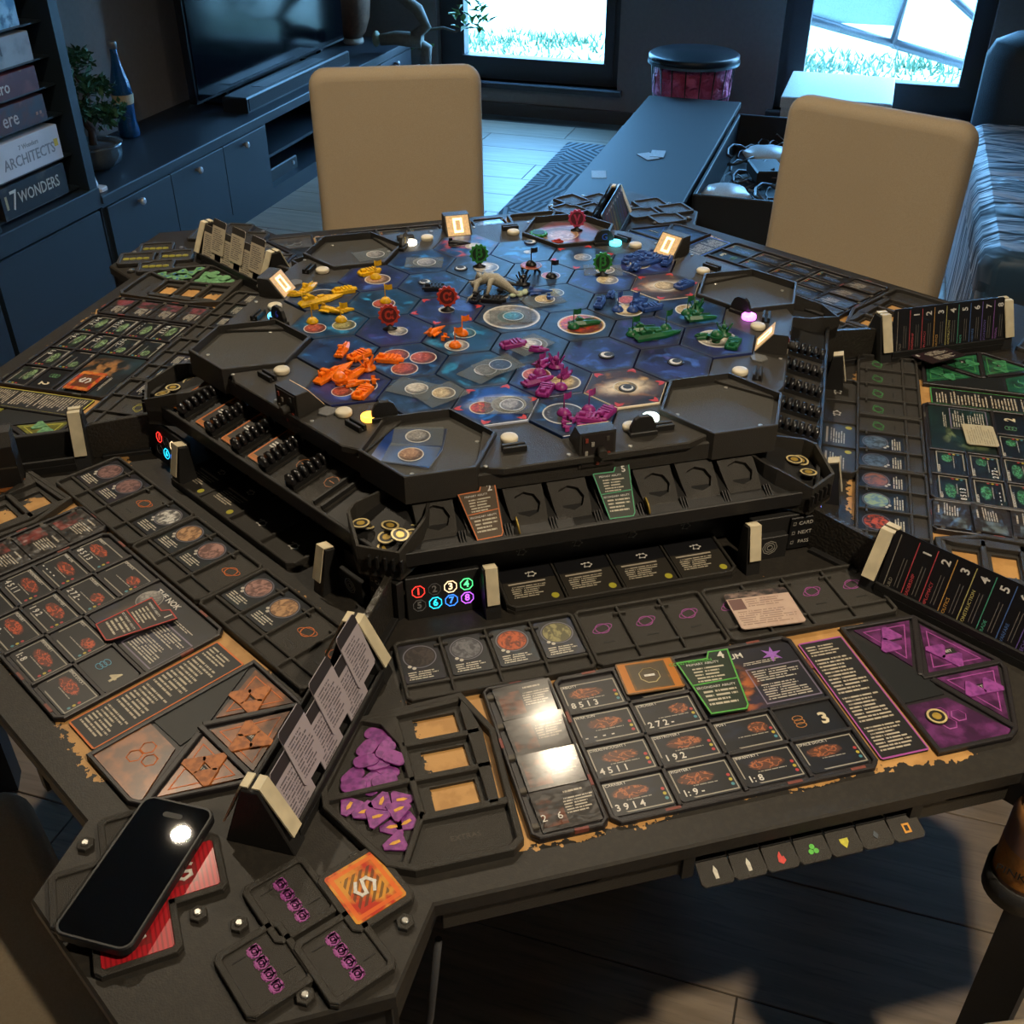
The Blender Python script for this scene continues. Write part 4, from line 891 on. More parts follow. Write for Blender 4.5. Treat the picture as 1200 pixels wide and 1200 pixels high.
PLN = {'brown': planet_mat('#3a3230', '#1d1a1a', '#332a3c'), 'grey': planet_mat('#6a6a70', '#3c3c42', '#2f2c3c'), 'orange': planet_mat('#b4542a', '#5a2a1c', '#1f3a4c'), 'olive': planet_mat('#8a8458', '#4a472e', '#20315c'), 'pink': planet_mat('#8a6a66', '#4d3a3c', '#3a3040'),
       'moon': planet_mat('#c8c6c0', '#2a2a2c', '#2a2c2e'), 'tan': planet_mat('#b08a64', '#6b4f3c', '#26302e'), 'rose': planet_mat('#a07a70', '#5c423e', '#26322c'), 'ice': planet_mat('#5a6a7a', '#2a333e', '#2f2c3c'), 'lava': planet_mat('#30262a', '#c0502c', '#2f2c3c'), 'rust': planet_mat('#8a5a50', '#4a4a58', '#2f2c3c'), 'sky': planet_mat('#5a7a90', '#8aa080', '#2c4a6a')}
ROW = {'purple': ['brown', 'grey', 'orange', 'olive', 0, 0, 0, 0, 0, 0, 0], 'orange': ['pink', 'pink', 0, 'moon', 'tan', 'rose', 0, 'rose', 'tan', 0, 0], 'green': [0, 'lava', 'sky', 'rust', 'ice', 'ice', 0, 0, 0, 0, 0],
       'yellow': ['grey', 'rose', 'pink', 0, 0, 'grey', 'sky', 'ice', 0, 0, 'ice'], 'blue': [0]*11, 'black': [0]*11}
CW = .0545
def glyph_ring(b): b.ring(.0078, .0088, 0, .0004, 20); b.ring(.0128, .0138, 0, .0004, 24, 1, .45, M=RZ(20))
def card_mesh(b, w_, h_, c=.0025, t_=.0012): b.prism(rect(0, 0, w_, h_, c), 0, t_, uv=(-w_/2, -h_/2, w_/2, h_/2))
def planet_trays(who):
    x = -.285
    for ti, n in enumerate((4, 3, 4)):
        W_ = n * CW
        t = thing('planet_tray', 'black %s slot tray for planet cards at the %s seat, %s' % (('four', 'three', 'four')[ti], who, ('beside the number panel', 'between two longer trays', 'beside the button panel')[ti]), 'tray', S(who, x + W_/2, -.586), who + ' player trays')
        part('base', cached(('ptray', n), lambda b: b.prism(rect(0, 0, W_-.001, .099, .004), 0, .004)), PLA, t)
        part('rim', cached(('prim_', n), lambda b: b.bars(rect(0, 0, W_-.005, .095, .004), .004, .003, .010, True, .001)), PLA, t)
        part('ledge', cached(('pledge', n), lambda b: b.box(-W_/2+.004, W_/2-.004, -.0265, -.0225, .003, .008, .0008)), PLA, t)
        for k in range(1, n): part('divider', cached('pdiv', lambda b: b.box(-.0016, .0016, -.046, .046, .003, .009, .0008).box(-.008, .008, .033, .036, .003, .0085, .0005)), PLA, t, T(-W_/2 + k*CW, 0))
        for k in range(n):
            cx = -W_/2 + (k+.5)*CW
            c = ROW[who][int(round((x + .285)/CW)) + k]
            if c:
                solo('planet_card', cached('planet_card', lambda b: card_mesh(b, .0465, .064)), PLN[c], 'planet card with %s planet in slot %d from the number panel, %s seat' % ({'ice': 'pale blue', 'lava': 'cracked lava', 'sky': 'blue green', 'moon': 'bright silver', 'rust': 'rusty', 'rose': 'rosy'}.get(c, c), int(round((x + .285)/CW)) + k + 1, who), 'card', S(who, x + W_/2 + cx, -.586 + .0125, .0045), who + ' planet cards')
            else:
                part('planet_glyph', cached('glyph_ring', glyph_ring), ACCM[who], t, T(cx, .016, .004))
                part('slot_mark', cached('slot_mark', lambda b: b.box(-.007, .007, -.001, .001, 0, .0004)), PLA2, t, T(cx, -.008, .004))
        x += W_

def token_tray(who, tokc):
    t = thing('token_tray', 'angular black token tray with open square wells at the %s seat' % who, 'tray', S(who), who + ' player trays')
    out = [(-.386, -.757), (-.386, -.735), (-.340, -.650), (-.228, -.641), (-.206, -.70), (-.214, -.842), (-.224, -.850), (-.315, -.850), (-.339, -.838)]
    def rim(b):
        b.bars(list(reversed(out)), .007, 0, .011, True, .001)
        b.bars([(-.382, -.748), (-.302, -.745)], .006, .0, .0105, ch=.001); b.bars([(-.302, -.662), (-.298, -.79)], .007, 0, .0105, ch=.001)
        b.bars([(-.298, -.79), (-.325, -.845)], .006, 0, .0105, ch=.001); b.bars([(-.298, -.794), (-.215, -.794)], .008, 0, .0105, ch=.001)
        for y in (-.697, -.745): b.bars([(-.298, y), (-.222, y)], .007, 0, .0105, ch=.001)
        b.prism([(-.222, -.795), (-.216, -.70), (-.226, -.644), (-.232, -.66), (-.232, -.795)], 0, .0105, .0005)
        b.prism([(-.300, -.655), (-.232, -.650), (-.228, -.643), (-.338, -.652)], 0, .010, .0005)
        b.prism([(-.338, -.652), (-.300, -.655), (-.299, -.708), (-.318, -.662)], 0, .0102, .0005)
    part('frame', cached('ttray_rim', rim), PLA, t)
    def flo(b):
        b.prism([(-.384, -.747), (-.384, -.736), (-.340, -.653), (-.30, -.655), (-.30, -.747)], 0, .0035); b.prism([(-.384, -.757), (-.384, -.748), (-.30, -.747), (-.30, -.79), (-.325, -.842), (-.339, -.836)], 0, .0035); b.prism([(-.325, -.848), (-.30, -.793), (-.216, -.793), (-.216, -.842), (-.224, -.848)], 0, .0035)
        for yc in (-.673, -.721, -.769):
            b.box(-.298, -.284, yc-.023, yc+.023, 0, .0036); b.box(-.238, -.224, yc-.023, yc+.023, 0, .0036); b.box(-.284, -.238, yc+.014, yc+.023, 0, .0036); b.box(-.284, -.238, yc-.023, yc-.018, 0, .0036)
    part('floor_plate', cached('ttray_floor', flo), PLA, t)
    lettering('EXTRAS', .0085, EDGE, t, T(-.262, -.822, .0036), depth=.0002)
    rn = random.Random(who)
    used = []
    for k in range(13):
        for _ in range(400):
            x = rn.uniform(-.374, -.307); y = rn.uniform(-.740, -.664)
            if x > -.376 + (y+.740)*.55 + .008 and x < -.306 - max(0, y+.700)*.6 and all((x-u)**2 + (y-v)**2 > .0125**2 for u, v in used): break
        used.append((x, y))
        solo('oval_token', cached('oval_token', lambda b: b.prism(rrect(.026, .017, .007, 3), 0, .0016, .0004, M=T(0, -.0085))), TOKM[who], '%s oval cardboard token heaped in the token tray of %s' % (tokc, who), 'token', S(who, x, y, .004 + .0012*(k % 5), rn.uniform(-60, 60)) @ RX(rn.uniform(-5, 5)), who + ' oval tokens')
    used = []
    for k in range(9):
        for _ in range(400):
            y = rn.uniform(-.822, -.760); x = rn.uniform(-.370 + (-.760 - y)*.72, -.312 - max(0, -.79 - y)*.45)
            if all((x-u)**2 + (y-v)**2 > .014**2 for u, v in used): break
        used.append((x, y))
        o = solo('triangle_token', cached('tri_token', lambda b: b.prism([(-.013, -.008), (-.010, -.011), (.010, -.011), (.013, -.008), (.003, .011), (-.003, .011)], 0, .0016, .0004)), TOKM[who], '%s triangular cardboard token heaped in the token tray of %s' % (tokc, who), 'token', S(who, x, y, .004 + .0014*(k % 4), rn.uniform(0, 360)), who + ' triangle tokens')
        part('rocket_print', cached('rocket_print', lambda b: b.prism([(-.0016, -.006), (.0016, -.006), (.002, .001), (0, .005), (-.002, .001)], 0, .0002)), pm('#e0a23a' if who == 'purple' else '#2f5a9a', .5), o, T(0, 0, .0017))
TOKM = {}
for k_, c_, d_ in (('purple', '#8c3f8c', '#5e2668'), ('yellow', '#6a9a6a', '#3e6a48'), ('orange', '#b06a34', '#7a4420'), ('green', '#3f8a5a', '#23583a'), ('blue', '#3a5a8a', '#22365a'), ('black', '#5a5a5e', '#333338')):
    a = Art(k_ + '_token_print', c_, .5); a.over(a.noise(160, .4, .65, 4, 'Object'), d_, .8); TOKM[k_] = a.done()

LEADM = {}
def lead_extra(c):
    def f(a): a.over(a.m('MULTIPLY', a.rect(.05, .1, .42, .8), a.noise(3, .4, .6, 4)), c, .7)
    return f
for k_, b_, c_ in (('purple', '#2c2826', '#7a4630'), ('orange', '#2c2826', '#8c3a34'), ('yellow', '#2c2826', '#8a3f48'), ('green', '#2c2826', '#6a7a80'), ('blue', '#2c2826', '#3f5a7a'), ('black', '#2c2826', '#55524c')):
    LEADM[k_] = text_card(k_ + '_leader_print', b_, [(.45, .3, .92, .72, 6), (.5, .8, .92, .9, 1)], .42, .28, extra=lead_extra(c_))
def leader_tray(who):
    t = thing('leader_tray', 'narrow black tray holding four sleeved leader cards at the %s seat' % who, 'tray', S(who, -.164, -.740), who + ' player trays')
    part('base', cached('ltray', lambda b: b.prism(rect(0, 0, .077, .212, .006), 0, .004)), SHEET, t)
    part('rim', cached('ltray_rim', lambda b: b.bars(rect(0, 0, .073, .208, .006), .004, .003, .0085, True, .001)), SHEET, t)
    for k in range(5): part('side_clip', cached('lclip', lambda b: b.box(-.036, -.028, -.003, .003, .003, .008, .0008)), EDGE, t, T(0, -.09 + .045*k))
    for x, y in ((0, .105), (-.037, .02), (.037, -.05), (.01, -.105)): part('accent_mark', cached('amark', lambda b: b.box(-.007, .007, -.0015, .0015, .004, .0088)), pm('#7a3a34', .5), t, T(x, y, 0, 0 if abs(y) > .1 else 90))
    for k in range(4):
        solo('leader_card', cached('leader_card', lambda b: (b.loft([[(x_, y_, .0) for x_, y_ in rect(0, 0, .066, .0475)], [(x_, y_, .0012 + .0012*(1 if y_ > 0 else 0)) for x_, y_ in rect(0, 0, .066, .0475)]], uvtop=[(0, 0), (1, 0), (1, 1), (0, 1)]))), LEADM[who], '%s sleeved leader card from the planet trays at the %s seat' % (('first', 'second', 'third', 'fourth')[k], who), 'card', S(who, -.161 + (.003 if who == 'purple' else 0), -.663 - .0505*k, .0055, random.Random(who+str(k)).uniform(-2.5, 2.5)) @ RX(random.Random(who+str(k)).uniform(-3, 3)), who + ' leader cards')
    if who == 'purple': lettering('2   6', .012, WHITE, t, T(-.014, -.087, .011), depth=.0002)

UN = [('ABILITY', '8 5 1 3', 0, 0), ('WAR SUN', '-  -  -  -', 0, 1), ('DREADNOUGHT I', '4 5 1 1', 0, 2), ('CARRIER I', '3 9 1 4', 0, 3), ('CRUISER I', '2 7 2 -', 1, 1), ('DESTROYER I', '1 9 2', 1, 2), ('FIGHTER I', '1: 9 -', 1, 3), ('PDS I', '', 2, 2), ('INFANTRY I', '1: 8', 2, 3), ('SPACE DOCK I', '', 3, 3), ('UPGRADE', '', 1, 0)]
CX = (-.086, -.0155, .055, .1265); CY = (-.671, -.719, -.767, -.815)
UM = {}
def unit_mat(who, v):
    k = (who, v)
    if k not in UM:
        a = Art('unit_print', '#131418', .4)
        a.over(a.noise(2.5, .5, .8, 3), {'purple': '#1d2438', 'orange': '#242022', 'green': '#1c3a30', 'yellow': '#2c3a2a', 'blue': '#1c2838', 'black': '#242424'}[who], .8)
        fr = a.m('SUBTRACT', a.rect(.03, .05, .97, .95), a.rect(.05, .085, .95, .915)); a.over(a.m('MULTIPLY', fr, a.m('GREATER_THAN', a.m('ADD', a.u, a.v), .3)), '#a8a294', .75)
        sh_c = {'purple': '#a8623a', 'orange': '#c0522c', 'green': '#4f9a68', 'yellow': '#8aa878', 'blue': '#4a6a9a', 'black': '#6a665e'}[who]
        bl = a.circ((.40, .5, .7)[v % 3], .60, .28 if v % 3 < 2 else .16, .17, .15); nn = a.noise(7, .0, 1.0, 3, dist=.5); a.over(bl, sh_c, .22); a.over(a.m('MULTIPLY', bl, a.sm(a.m('ABSOLUTE', a.m('SUBTRACT', nn, .5)), .07, .02)), sh_c, .95)
        a.over(a.text(.30, .36, .86, .42, 1, v), '#b8b2a4', .6)
        for i, c in enumerate(('#4a8a98', '#b8a83c', '#b03a3a') if v != 1 else ('#b03a3a', '#b8a83c', '#b03a3a')): a.over(a.circ(.9, .22 + .14*i, .028, .045, .2), c, .9)
        UM[k] = a.done()
    return UM[k]
FACTM = {}
for k_, b_, c1_, c2_ in (('purple', '#17171f', '#2c2440', '#b0602c'), ('orange', '#171617', '#262a44', '#5a4a3c'), ('green', '#14201f', '#1c3a34', '#7a8a60'), ('yellow', '#181a1a', '#20343c', '#a07040'), ('blue', '#14181f', '#22304a', '#405a80'), ('black', '#161616', '#26262a', '#4a4640')):
    a = Art(k_ + '_faction_print', b_, .4); a.over(a.noise(2.2, .45, .75, 4), c1_, .9); a.over(a.m('MULTIPLY', a.circ(.32, .38, .2, .4, .4), a.noise(5, .45, .6, 4)), c2_, .9)
    for i, bl in enumerate(((.52, .72, .92, .78, 2), (.55, .42, .95, .62, 5), (.55, .10, .95, .38, 7))): a.over(a.text(*bl, i), '#bdb6a8', .8)
    fr = a.m('SUBTRACT', a.rect(.51, .05, .985, .66), a.rect(.52, .07, .975, .64)); a.over(fr, '#7c7288', .8)
    FACTM[k_] = a.done()
FNAME = {'purple': 'UM', 'orange': 'THE NOK', 'green': '', 'yellow': '', 'blue': '', 'black': ''}
def faction_sheet(who):
    t = thing('faction_sheet', 'black framed faction board with unit panels at the %s seat' % who, 'player board', S(who), who + ' player trays')
    part('base', cached('fbase', lambda b: b.prism(rect(.0215, -.742, .288, .208, .007), 0, .0022)), SHEET, t)
    def frame(b):
        b.bars(rect(.0215, -.742, .284, .204, .007), .005, .002, .0065, True, .001)
        for i in range(3): b.bars([(-.12, -.695-.048*i), (.02, -.695-.048*i)], .0045, .002, .0062, ch=.0006)
        b.bars([(.02, -.743), (.162, -.743)], .0045, .002, .0062, ch=.0006); b.bars([(.02, -.791), (.162, -.791)], .0045, .002, .0062, ch=.0006)
        b.bars([(-.051, -.645), (-.051, -.838)], .0045, .002, .0062, ch=.0006); b.bars([(.0195, -.645), (.0195, -.838)], .0045, .002, .0062, ch=.0006); b.bars([(.0905, -.743), (.0905, -.838)], .0045, .002, .0062, ch=.0006)
    part('frame', cached('fframe', frame), SHEET, t)
    for x, y, a in ((-.08, -.640, 0), (.12, -.640, 0), (-.06, -.8435, 0), (.07, -.8435, 0), (.14, -.8435, 0), (-.122, -.70, 90), (.166, -.69, 90)): part('accent_mark', cached('amark2', lambda b: b.box(-.008, .008, -.0016, .0016, .004, .0069)), pm('#7a3f34' if who in ('purple', 'orange') else '#4a4a44', .5), t, T(x, y, 0, a))
    for i, (nm, nums, c, r) in enumerate(UN):
        u = part('unit_panel', cached('unit_panel', lambda b: card_mesh(b, .0655, .043, .003, .0012)), unit_mat(who, (i*2) % 3 if nm != 'WAR SUN' else 1), t, T(CX[c], CY[r], .0022))
        if who in ('purple', 'orange', 'green', 'yellow'):
            if nums: lettering(nums, .0115, WHITE, u, T(-.0275, -.0125, .0014), 'numbers', 'LEFT', .95, .0001, .0002)
            lettering(nm, .0048, WHITE, u, T(-.029, .0165, .0014), 'title', 'LEFT', 1, .0001)
    cm_ = part('commodity_panel', cached('unit_panel', None), pm('#121316', .4), t, T(CX[3], CY[2], .0022))
    lettering({'purple': '3', 'orange': '4', 'green': '2', 'yellow': '2'}.get(who, '3'), .022, CREAM, cm_, T(.016, -.002, .0014), 'number', bold=.0006)
    for k in range(3): part('barrel_ring', cached('barrel', lambda b: b.ring(.0052, .0062, 0, .0003, 16, 1, .6)), pm('#c08040' if who == 'purple' else '#6ab0d0' if who == 'orange' else '#6aa070', .5), cm_, T(-.012, -.005+.005*k, .0014))
    ft = part('faction_art', cached('faction_art', lambda b: card_mesh(b, .140, .092, .004, .0012)), FACTM[who], t, T(.0915, -.693, .0022))
    if FNAME[who]: lettering(FNAME[who], .0115, WHITE, ft, T(-.008 if who == 'purple' else -.055, .038, .0014), 'title', 'LEFT', 1, .0001, .0002)
    if who == 'purple':
        for k in range(6): part('petal', cached('petal', lambda b: b.prism([(0, 0), (.004, .0025), (.013, 0), (.004, -.0025)], 0, .0003)), pm('#9a62c0', .5), ft, T(.042, .031, .0014, 60*k+15))
    if who == 'orange':
        for x, y, r_, k_ in ((-.045, .022, .017, 'grey'), (-.022, -.008, .014, 'white')): part('moon_print', cached(('planet', r_), lambda b: b.lathe([(r_, 0), (r_, .0003)], 28)), PM[k_], ft, T(x, y, .0013))
STRIPM = {}
def strip(who):
    a = Art(who + '_reference_print', '#161516', .5)
    for i, (y0, y1, n) in enumerate(((.86, .96, 4), (.52, .84, 11), (.28, .5, 8), (.05, .25, 8))): a.over(a.text(.10, y0, .88, y1, n, i), '#b8ad98', .85)
    fr = a.m('SUBTRACT', a.rect(.0, .0, 1., 1.), a.rect(.03, .012, .97, .988)); a.over(fr, ACC[who], .9)
    solo('reference_strip', cached('ref_strip', lambda b: card_mesh(b, .056, .184, .002, .0022)), a.done(), 'tall dark reference card with %s border and tiny print' % ('lime' if who == 'yellow' else who), 'card', S(who, .199, -.745, .0008))
CMDM = {}
def tri_art(who):
    a = Art(who + '_command_print', {'purple': '#3c1c3c', 'orange': '#5a3416', 'green': '#1a4632', 'yellow': '#5a5a24', 'blue': '#20365a', 'black': '#3a3a3a'}[who], .35, .3)
    a.over(a.noise(60, .4, .65, 4, 'Object'), {'purple': '#6a3068', 'orange': '#8f5220', 'green': '#2a6a48', 'yellow': '#80803a', 'blue': '#2f4f80', 'black': '#55524e'}[who], .9)
    a.over(a.noise(25, .55, .7, 3, 'Object'), '#241c20', .7); return a.done()
def command_sheet(who):
    m_ = tri_art(who)
    t = thing('command_sheet', 'five sided black command board with %s triangular windows' % who, 'player board', S(who), who + ' player trays')
    out = [(.231, -.846), (.231, -.642), (.327, -.644), (.379, -.738), (.379, -.752), (.331, -.838), (.318, -.846)]
    part('base', cached('cbase', lambda b: b.prism(out[::-1], 0, .003)), SHEET, t)
    part('frame', cached('cframe', lambda b: b.bars(inset(out[::-1], .0025), .005, .002, .0072, True, .001).bars([(.324, -.652), (.280, -.735)], .007, .002, .007, ch=.001).bars([(.282, -.741), (.374, -.741)], .007, .002, .007, ch=.001).bars([(.288, -.750), (.329, -.832)], .007, .002, .007, ch=.001)), SHEET, t)
    part('core', cached('ccore', lambda b: b.prism([(.234, -.649), (.277, -.727), (.284, -.741), (.287, -.770), (.234, -.772)], .003, .0045)), pm('#15181a', .5), t)
    for i, (nm, poly) in enumerate((('TACTIC', [(.245, -.650), (.318, -.650), (.278, -.722)]), ('FLEET', [(.326, -.660), (.370, -.736), (.290, -.736)]), ('STRATEGY', [(.293, -.746), (.371, -.746), (.331, -.822)]))):
        cx = sum(p[0] for p in poly)/3; cy = sum(p[1] for p in poly)/3
        w_ = part('window', cached(('cwin', i), lambda b: b.prism([(p[0]-cx, p[1]-cy) for p in poly][::-1], .003, .0045)), m_, t, T(cx, cy))
        part('window_line', cached(('cline', i), lambda b: b.bars(inset([(p[0]-cx, p[1]-cy) for p in poly][::-1], .006), .0012, .0045, .0048, True)), ACCM[who], w_)
        pl_ = part('name_plate', cached('nplate', lambda b: b.box(-.011, .011, -.0045, .0045, .0045, .0051)), PLA2, w_)
        lettering(nm, .0052, WHITE, pl_, T(0, 0, .0053), depth=.0001)
    tg = part('trade_window', cached('ctrade', lambda b: b.prism([(.234, -.842), (.318, -.842), (.324, -.834), (.287, -.776), (.234, -.776)], .003, .0045)), m_, t)
    for k in range(3): part('hex_outline', cached('hexo', lambda b: b.loft([[(x, y, 0) for x, y in ngon(6, .009)], [(x, y, .0004) for x, y in ngon(6, .0078)]], cap0=False, cap1=False)), ACCM[who], tg, T(.272 + .011*math.cos(R(120*k)), -.803 + .009*math.sin(R(120*k)), .0046))
    lettering('TRADE GOODS', .0055, WHITE, tg, T(.2335, -.808, .0055, 90), depth=.0001)
    for q, (x, y) in enumerate(((.281, -.680), (.330, -.713), (.332, -.768))):
        for k in range({'purple': 2, 'orange': 3}.get(who, 2)):
            if who in ('purple', 'orange', 'green', 'yellow'):
                o = solo('command_token', cached('tri_token', None), TOKM[who], '%s triangular token lying in a window of the five sided command board' % ('lime' if who == 'yellow' else who), 'token', S(who, x + .015*math.cos(R(90+120*k+60*q)), y + .014*math.sin(R(90+120*k+60*q)), .0048, 120*k+60*q), who + ' command tokens')

TECHM = {}
for k_, b_, i_ in (('purple', '#34312c', '#c0b6a0'), ('orange', '#34312c', '#c0b6a0'), ('green', '#34312c', '#c0b6a0'), ('yellow', '#34312c', '#c0b6a0')):
    TECHM[k_] = text_card(k_ + '_tech_print', b_, [(.12, .2, .78, .52, 6)], .3, .3, ink=i_, extra=lambda a: (a.over(a.rect(0, .64, 1, 1), '#15161a', .9), a.over(a.circ(.86, .14, .07, .07), '#b8b03c', .9), a.over(a.rect(.1, .56, .8, .60), '#c8bca8', .7)))
TX = {'purple': .010, 'orange': -.03, 'green': .055, 'yellow': 0}
TY = {'green': -.025}
def tech_glyph(b):
    p = [(-.006, .003), (-.002, .004), (.003, .004), (.006, .0), (.002, -.004), (-.004, -.003)]
    for x, y in p: b.lathe([(.0014, 0), (.0014, .0003)], 7, M=T(x, y))
    b.bars(p[:4], .0008, 0, .0003); b.bars([p[1], p[5], p[4], p[3]], .0008, 0, .0003)
def tech_tray(who, cards):
    x0 = TX[who]
    t = thing('technology_tray', 'black four slot technology tray under the shelf at the %s seat' % who, 'tray', S(who, x0, -.470 + TY.get(who, 0)), who + ' player trays')
    part('base', cached('tech_base', lambda b: b.prism(rect(0, 0, .300, .090, .008), 0, .005)), PLA, t)
    part('rim', cached('tech_rim', lambda b: b.bars(rect(0, 0, .296, .086, .008), .004, .004, .012, True, .001)), PLA, t)
    for k in range(1, 4): part('divider', cached('tech_div', lambda b: b.box(-.0014, .0014, -.042, .042, .004, .010, .0006)), PLA, t, T(-.148+.074*k, 0))
    for k in range(4):
        if k in cards:
            tcd = solo('technology_card', cached('tech_card', lambda b: card_mesh(b, .068, .072, .002, .0014)), TECHM[who], '%s technology card from the number panel at the %s seat' % (('first', 'second', 'third', 'fourth')[k], who), 'card', S(who, x0 - .111 + .074*k, -.474 + TY.get(who, 0), .0075) @ RX(1.5), who + ' technology cards')
            part('circuit_glyph', cached('tech_glyph', tech_glyph), WHITE, tcd, T(.006, .020, .0015))
        else: part('circuit_glyph', cached('tech_glyph', tech_glyph), WHITE, t, T(-.111+.074*k, -.012, .0051) @ Matrix.Scale(1.25, 4))
        part('circuit_glyph', cached('tech_glyph', tech_glyph), pm('#8a8880', .6), t, T(-.111+.074*k, .0395, .028) @ RX(90))
NUMC = ('#ff3a30', '#5a5a5c', '#ffd9a8', '#58ff90', '#6a6a6c', '#2ad8ff', '#3a86ff', '#c060ff')
def number_panel(who):
    t = thing('number_panel', 'black panel of eight numbered lights beside the %s planet tray' % who, 'light panel', S(who, -.213, -.488) @ RX(-8), 'number panels at the seats')
    part('plate', cached('npanel', lambda b: b.prism(rect(0, 0, .09, .008, .001), 0, .056, .001)), PLA2, t)
    for i in range(8):
        x = -.030 + .0195*(i % 4); z = .037 if i < 4 else .018
        lit = i not in (1, 4)
        m_ = pm(NUMC[i], .5, emit=1.6) if lit else pm(NUMC[i], .5)
        part('light_ring', cached('oct_ring', lambda b: b.loft([[(x_, y_, 0) for x_, y_ in ngon(8, .0084, 22.5)], [(x_, y_, .0006) for x_, y_ in ngon(8, .0084, 22.5)], [(x_, y_, .0006) for x_, y_ in ngon(8, .0074, 22.5)], [(x_, y_, 0) for x_, y_ in ngon(8, .0074, 22.5)]], cap0=False, cap1=False)), m_, t, T(x, -.0041, z) @ RX(90))
        lettering(str(i+1), .0125, m_ if lit else pm('#7a7a7a', .5), t, T(x, -.0043, z) @ RX(90), 'numeral', depth=.0002, bold=.0003)
def post(who, x, label):
    t = thing('clip_post', label, 'post', S(who, x, -.500), 'cream tipped posts')
    part('body', cached('cpost', lambda b: b.prism([(-.016, 0), (.016, 0), (.010, .062), (-.004, .066)], -.0095, .0095, .001, M=RZ(90) @ RX(90))), PLA2, t)
    part('cream_strip', cached('cstrip', lambda b: b.prism([(-.0168, .022), (-.0152, .022), (-.0048, .0668), (.0095, .0632), (.0095, .0645), (-.0052, .0682)], -.0075, .0075, M=RZ(90) @ RX(90))), CREAM, t)
def button_panel(who):
    t = thing('button_panel', 'black panel with wave symbol and CARD NEXT PASS buttons at the %s seat' % who, 'control panel', S(who, .235, -.478), 'button panels at the seats')
    part('scanner', cached('scanner', lambda b: b.prism([(-.045, -.012), (.002, -.012), (.002, .0), (-.045, .0)], 0, .034, .001).prism([(-.045, .0), (.055, .0), (.055, .01), (-.045, .01)], 0, .055, .001)), PLA2, t)
    for r_ in (.0105, .0072, .004): part('wave_ring', cached(('wring', r_), lambda b: b.ring(r_-.0008, r_, 0, .0004, 8 if r_ > .01 else 20)), pm('#9a968c', .5), t, T(-.022, -.0122, .018) @ RX(90))
    part('key_plate', cached('kplate', lambda b: b.box(.008, .046, -.004, .0, .004, .052, .001)), INK, t)
    for i, s_ in enumerate(('CARD', 'NEXT', 'PASS')):
        lettering(s_, .0075, pm('#c0bcb2', .5), t, T(.0295, -.0043, .043-.0145*i) @ RX(90), depth=.0001)
        part('key_icon', cached('kicon', lambda b: b.bars([(-.0018, -.002), (.0018, -.002), (.0018, .002), (-.0018, .002)], .0008, 0, .0003, True)), pm('#8a867e', .5), t, T(.0135, -.0042, .043-.0145*i) @ RX(90))

for who in ST:
    planet_trays(who); faction_sheet(who); token_tray(who, {'yellow': 'green', 'black': 'grey'}.get(who, who)); command_sheet(who); leader_tray(who); strip(who)
for who, cd in (('purple', (0, 1, 2, 3)), ('orange', (0, 1)), ('green', (0, 1))): tech_tray(who, cd)
for who in ('purple', 'orange', 'green'):
    number_panel(who); button_panel(who)
    post(who, -.158, 'black post with cream strip beside the %s number panel' % who); post(who, .180, 'black post with cream strip beside the %s button panel' % who)
# loose cards on the purple boards
aa = Art('action_card_print', '#5a4526', .25, .4); aa.over(aa.noise(4, .45, .65, 3), '#8a5a22', .8); aa.over(aa.m('SUBTRACT', aa.rect(.03, .04, .97, .96), aa.rect(.16, .08, .84, .92)), '#b8701e', .9); aa.over(aa.rect(.2, .12, .8, .88), '#4a4232', .9)
t = solo('action_card', MB().prism(rect(0, 0, .067, .050, .002), 0, .0015), aa.done(), 'orange edged card with minus sign octagon on the purple faction board', 'card', S('purple', -.0165, -.664, .0075, -3))
part('octagon', cached('octo', lambda b: b.loft([[(x, y, 0) for x, y in ngon(8, .0125, 22.5)], [(x, y, .0004) for x, y in ngon(8, .0114, 22.5)]], cap0=False, cap1=False)), pm('#b0a070', .5), t, T(0, 0, .0016)); part('minus', MB().box(-.006, .006, -.0015, .0015, 0, .0004), WHITE, t, T(0, 0, .0016))
def strategy_mat(col, base='#1b1a17'):
    a = Art('strategy_card_print', base, .35)
    for i, (y0, y1, n) in enumerate(((.50, .76, 5), (.12, .38, 4))): a.over(a.text(.22, y0, .80, y1, n, i), '#c0b8a4', .85)
    return a.done()
STRAP = [(-.022, -.046), (.018, -.046), (.022, -.040), (.032, .046), (.008, .046), (.003, .036), (-.032, .036)]
def strategy_card(label, num, col, M, title=None, base='#1b1a17'):
    t = thing('strategy_card', label, 'card', M, 'strategy cards')
    part('card', cached('strat_card', lambda b: b.prism(STRAP, 0, .002)), strategy_mat(col, base), t)
    part('border', cached('strat_border', lambda b: b.bars(inset(STRAP, .0012), .0016, .002, .0025, True)), pm(col, .5), t)
    part('mid_line', cached('strat_mid', lambda b: b.bars([(-.026, -.002), (.025, .0)], .0014, .002, .0025)), pm(col, .5), t)
    lettering(num, .015, WHITE, t, T(.020, .037, .0026), 'number', depth=.0001, bold=.0003)
    lettering('PRIMARY ABILITY', .0048, WHITE, t, T(-.004, .028, .0026), depth=.0001); lettering('SECONDARY ABILITY', .0045, WHITE, t, T(-.002, -.008, .0026), depth=.0001)
    if title: lettering(title, .0062, pm(col, .5), t, T(-.016, .0325, .0026), 'title', depth=.0001)
    return t
strategy_card('green bordered strategy card reading CONSTRUCTION 4 on the purple faction board', '4', '#58b04a', S('purple', .050, -.692, .0075, -3) @ Matrix.Scale(1.04, 4), 'CONSTRUCTION', '#1c2a1a')
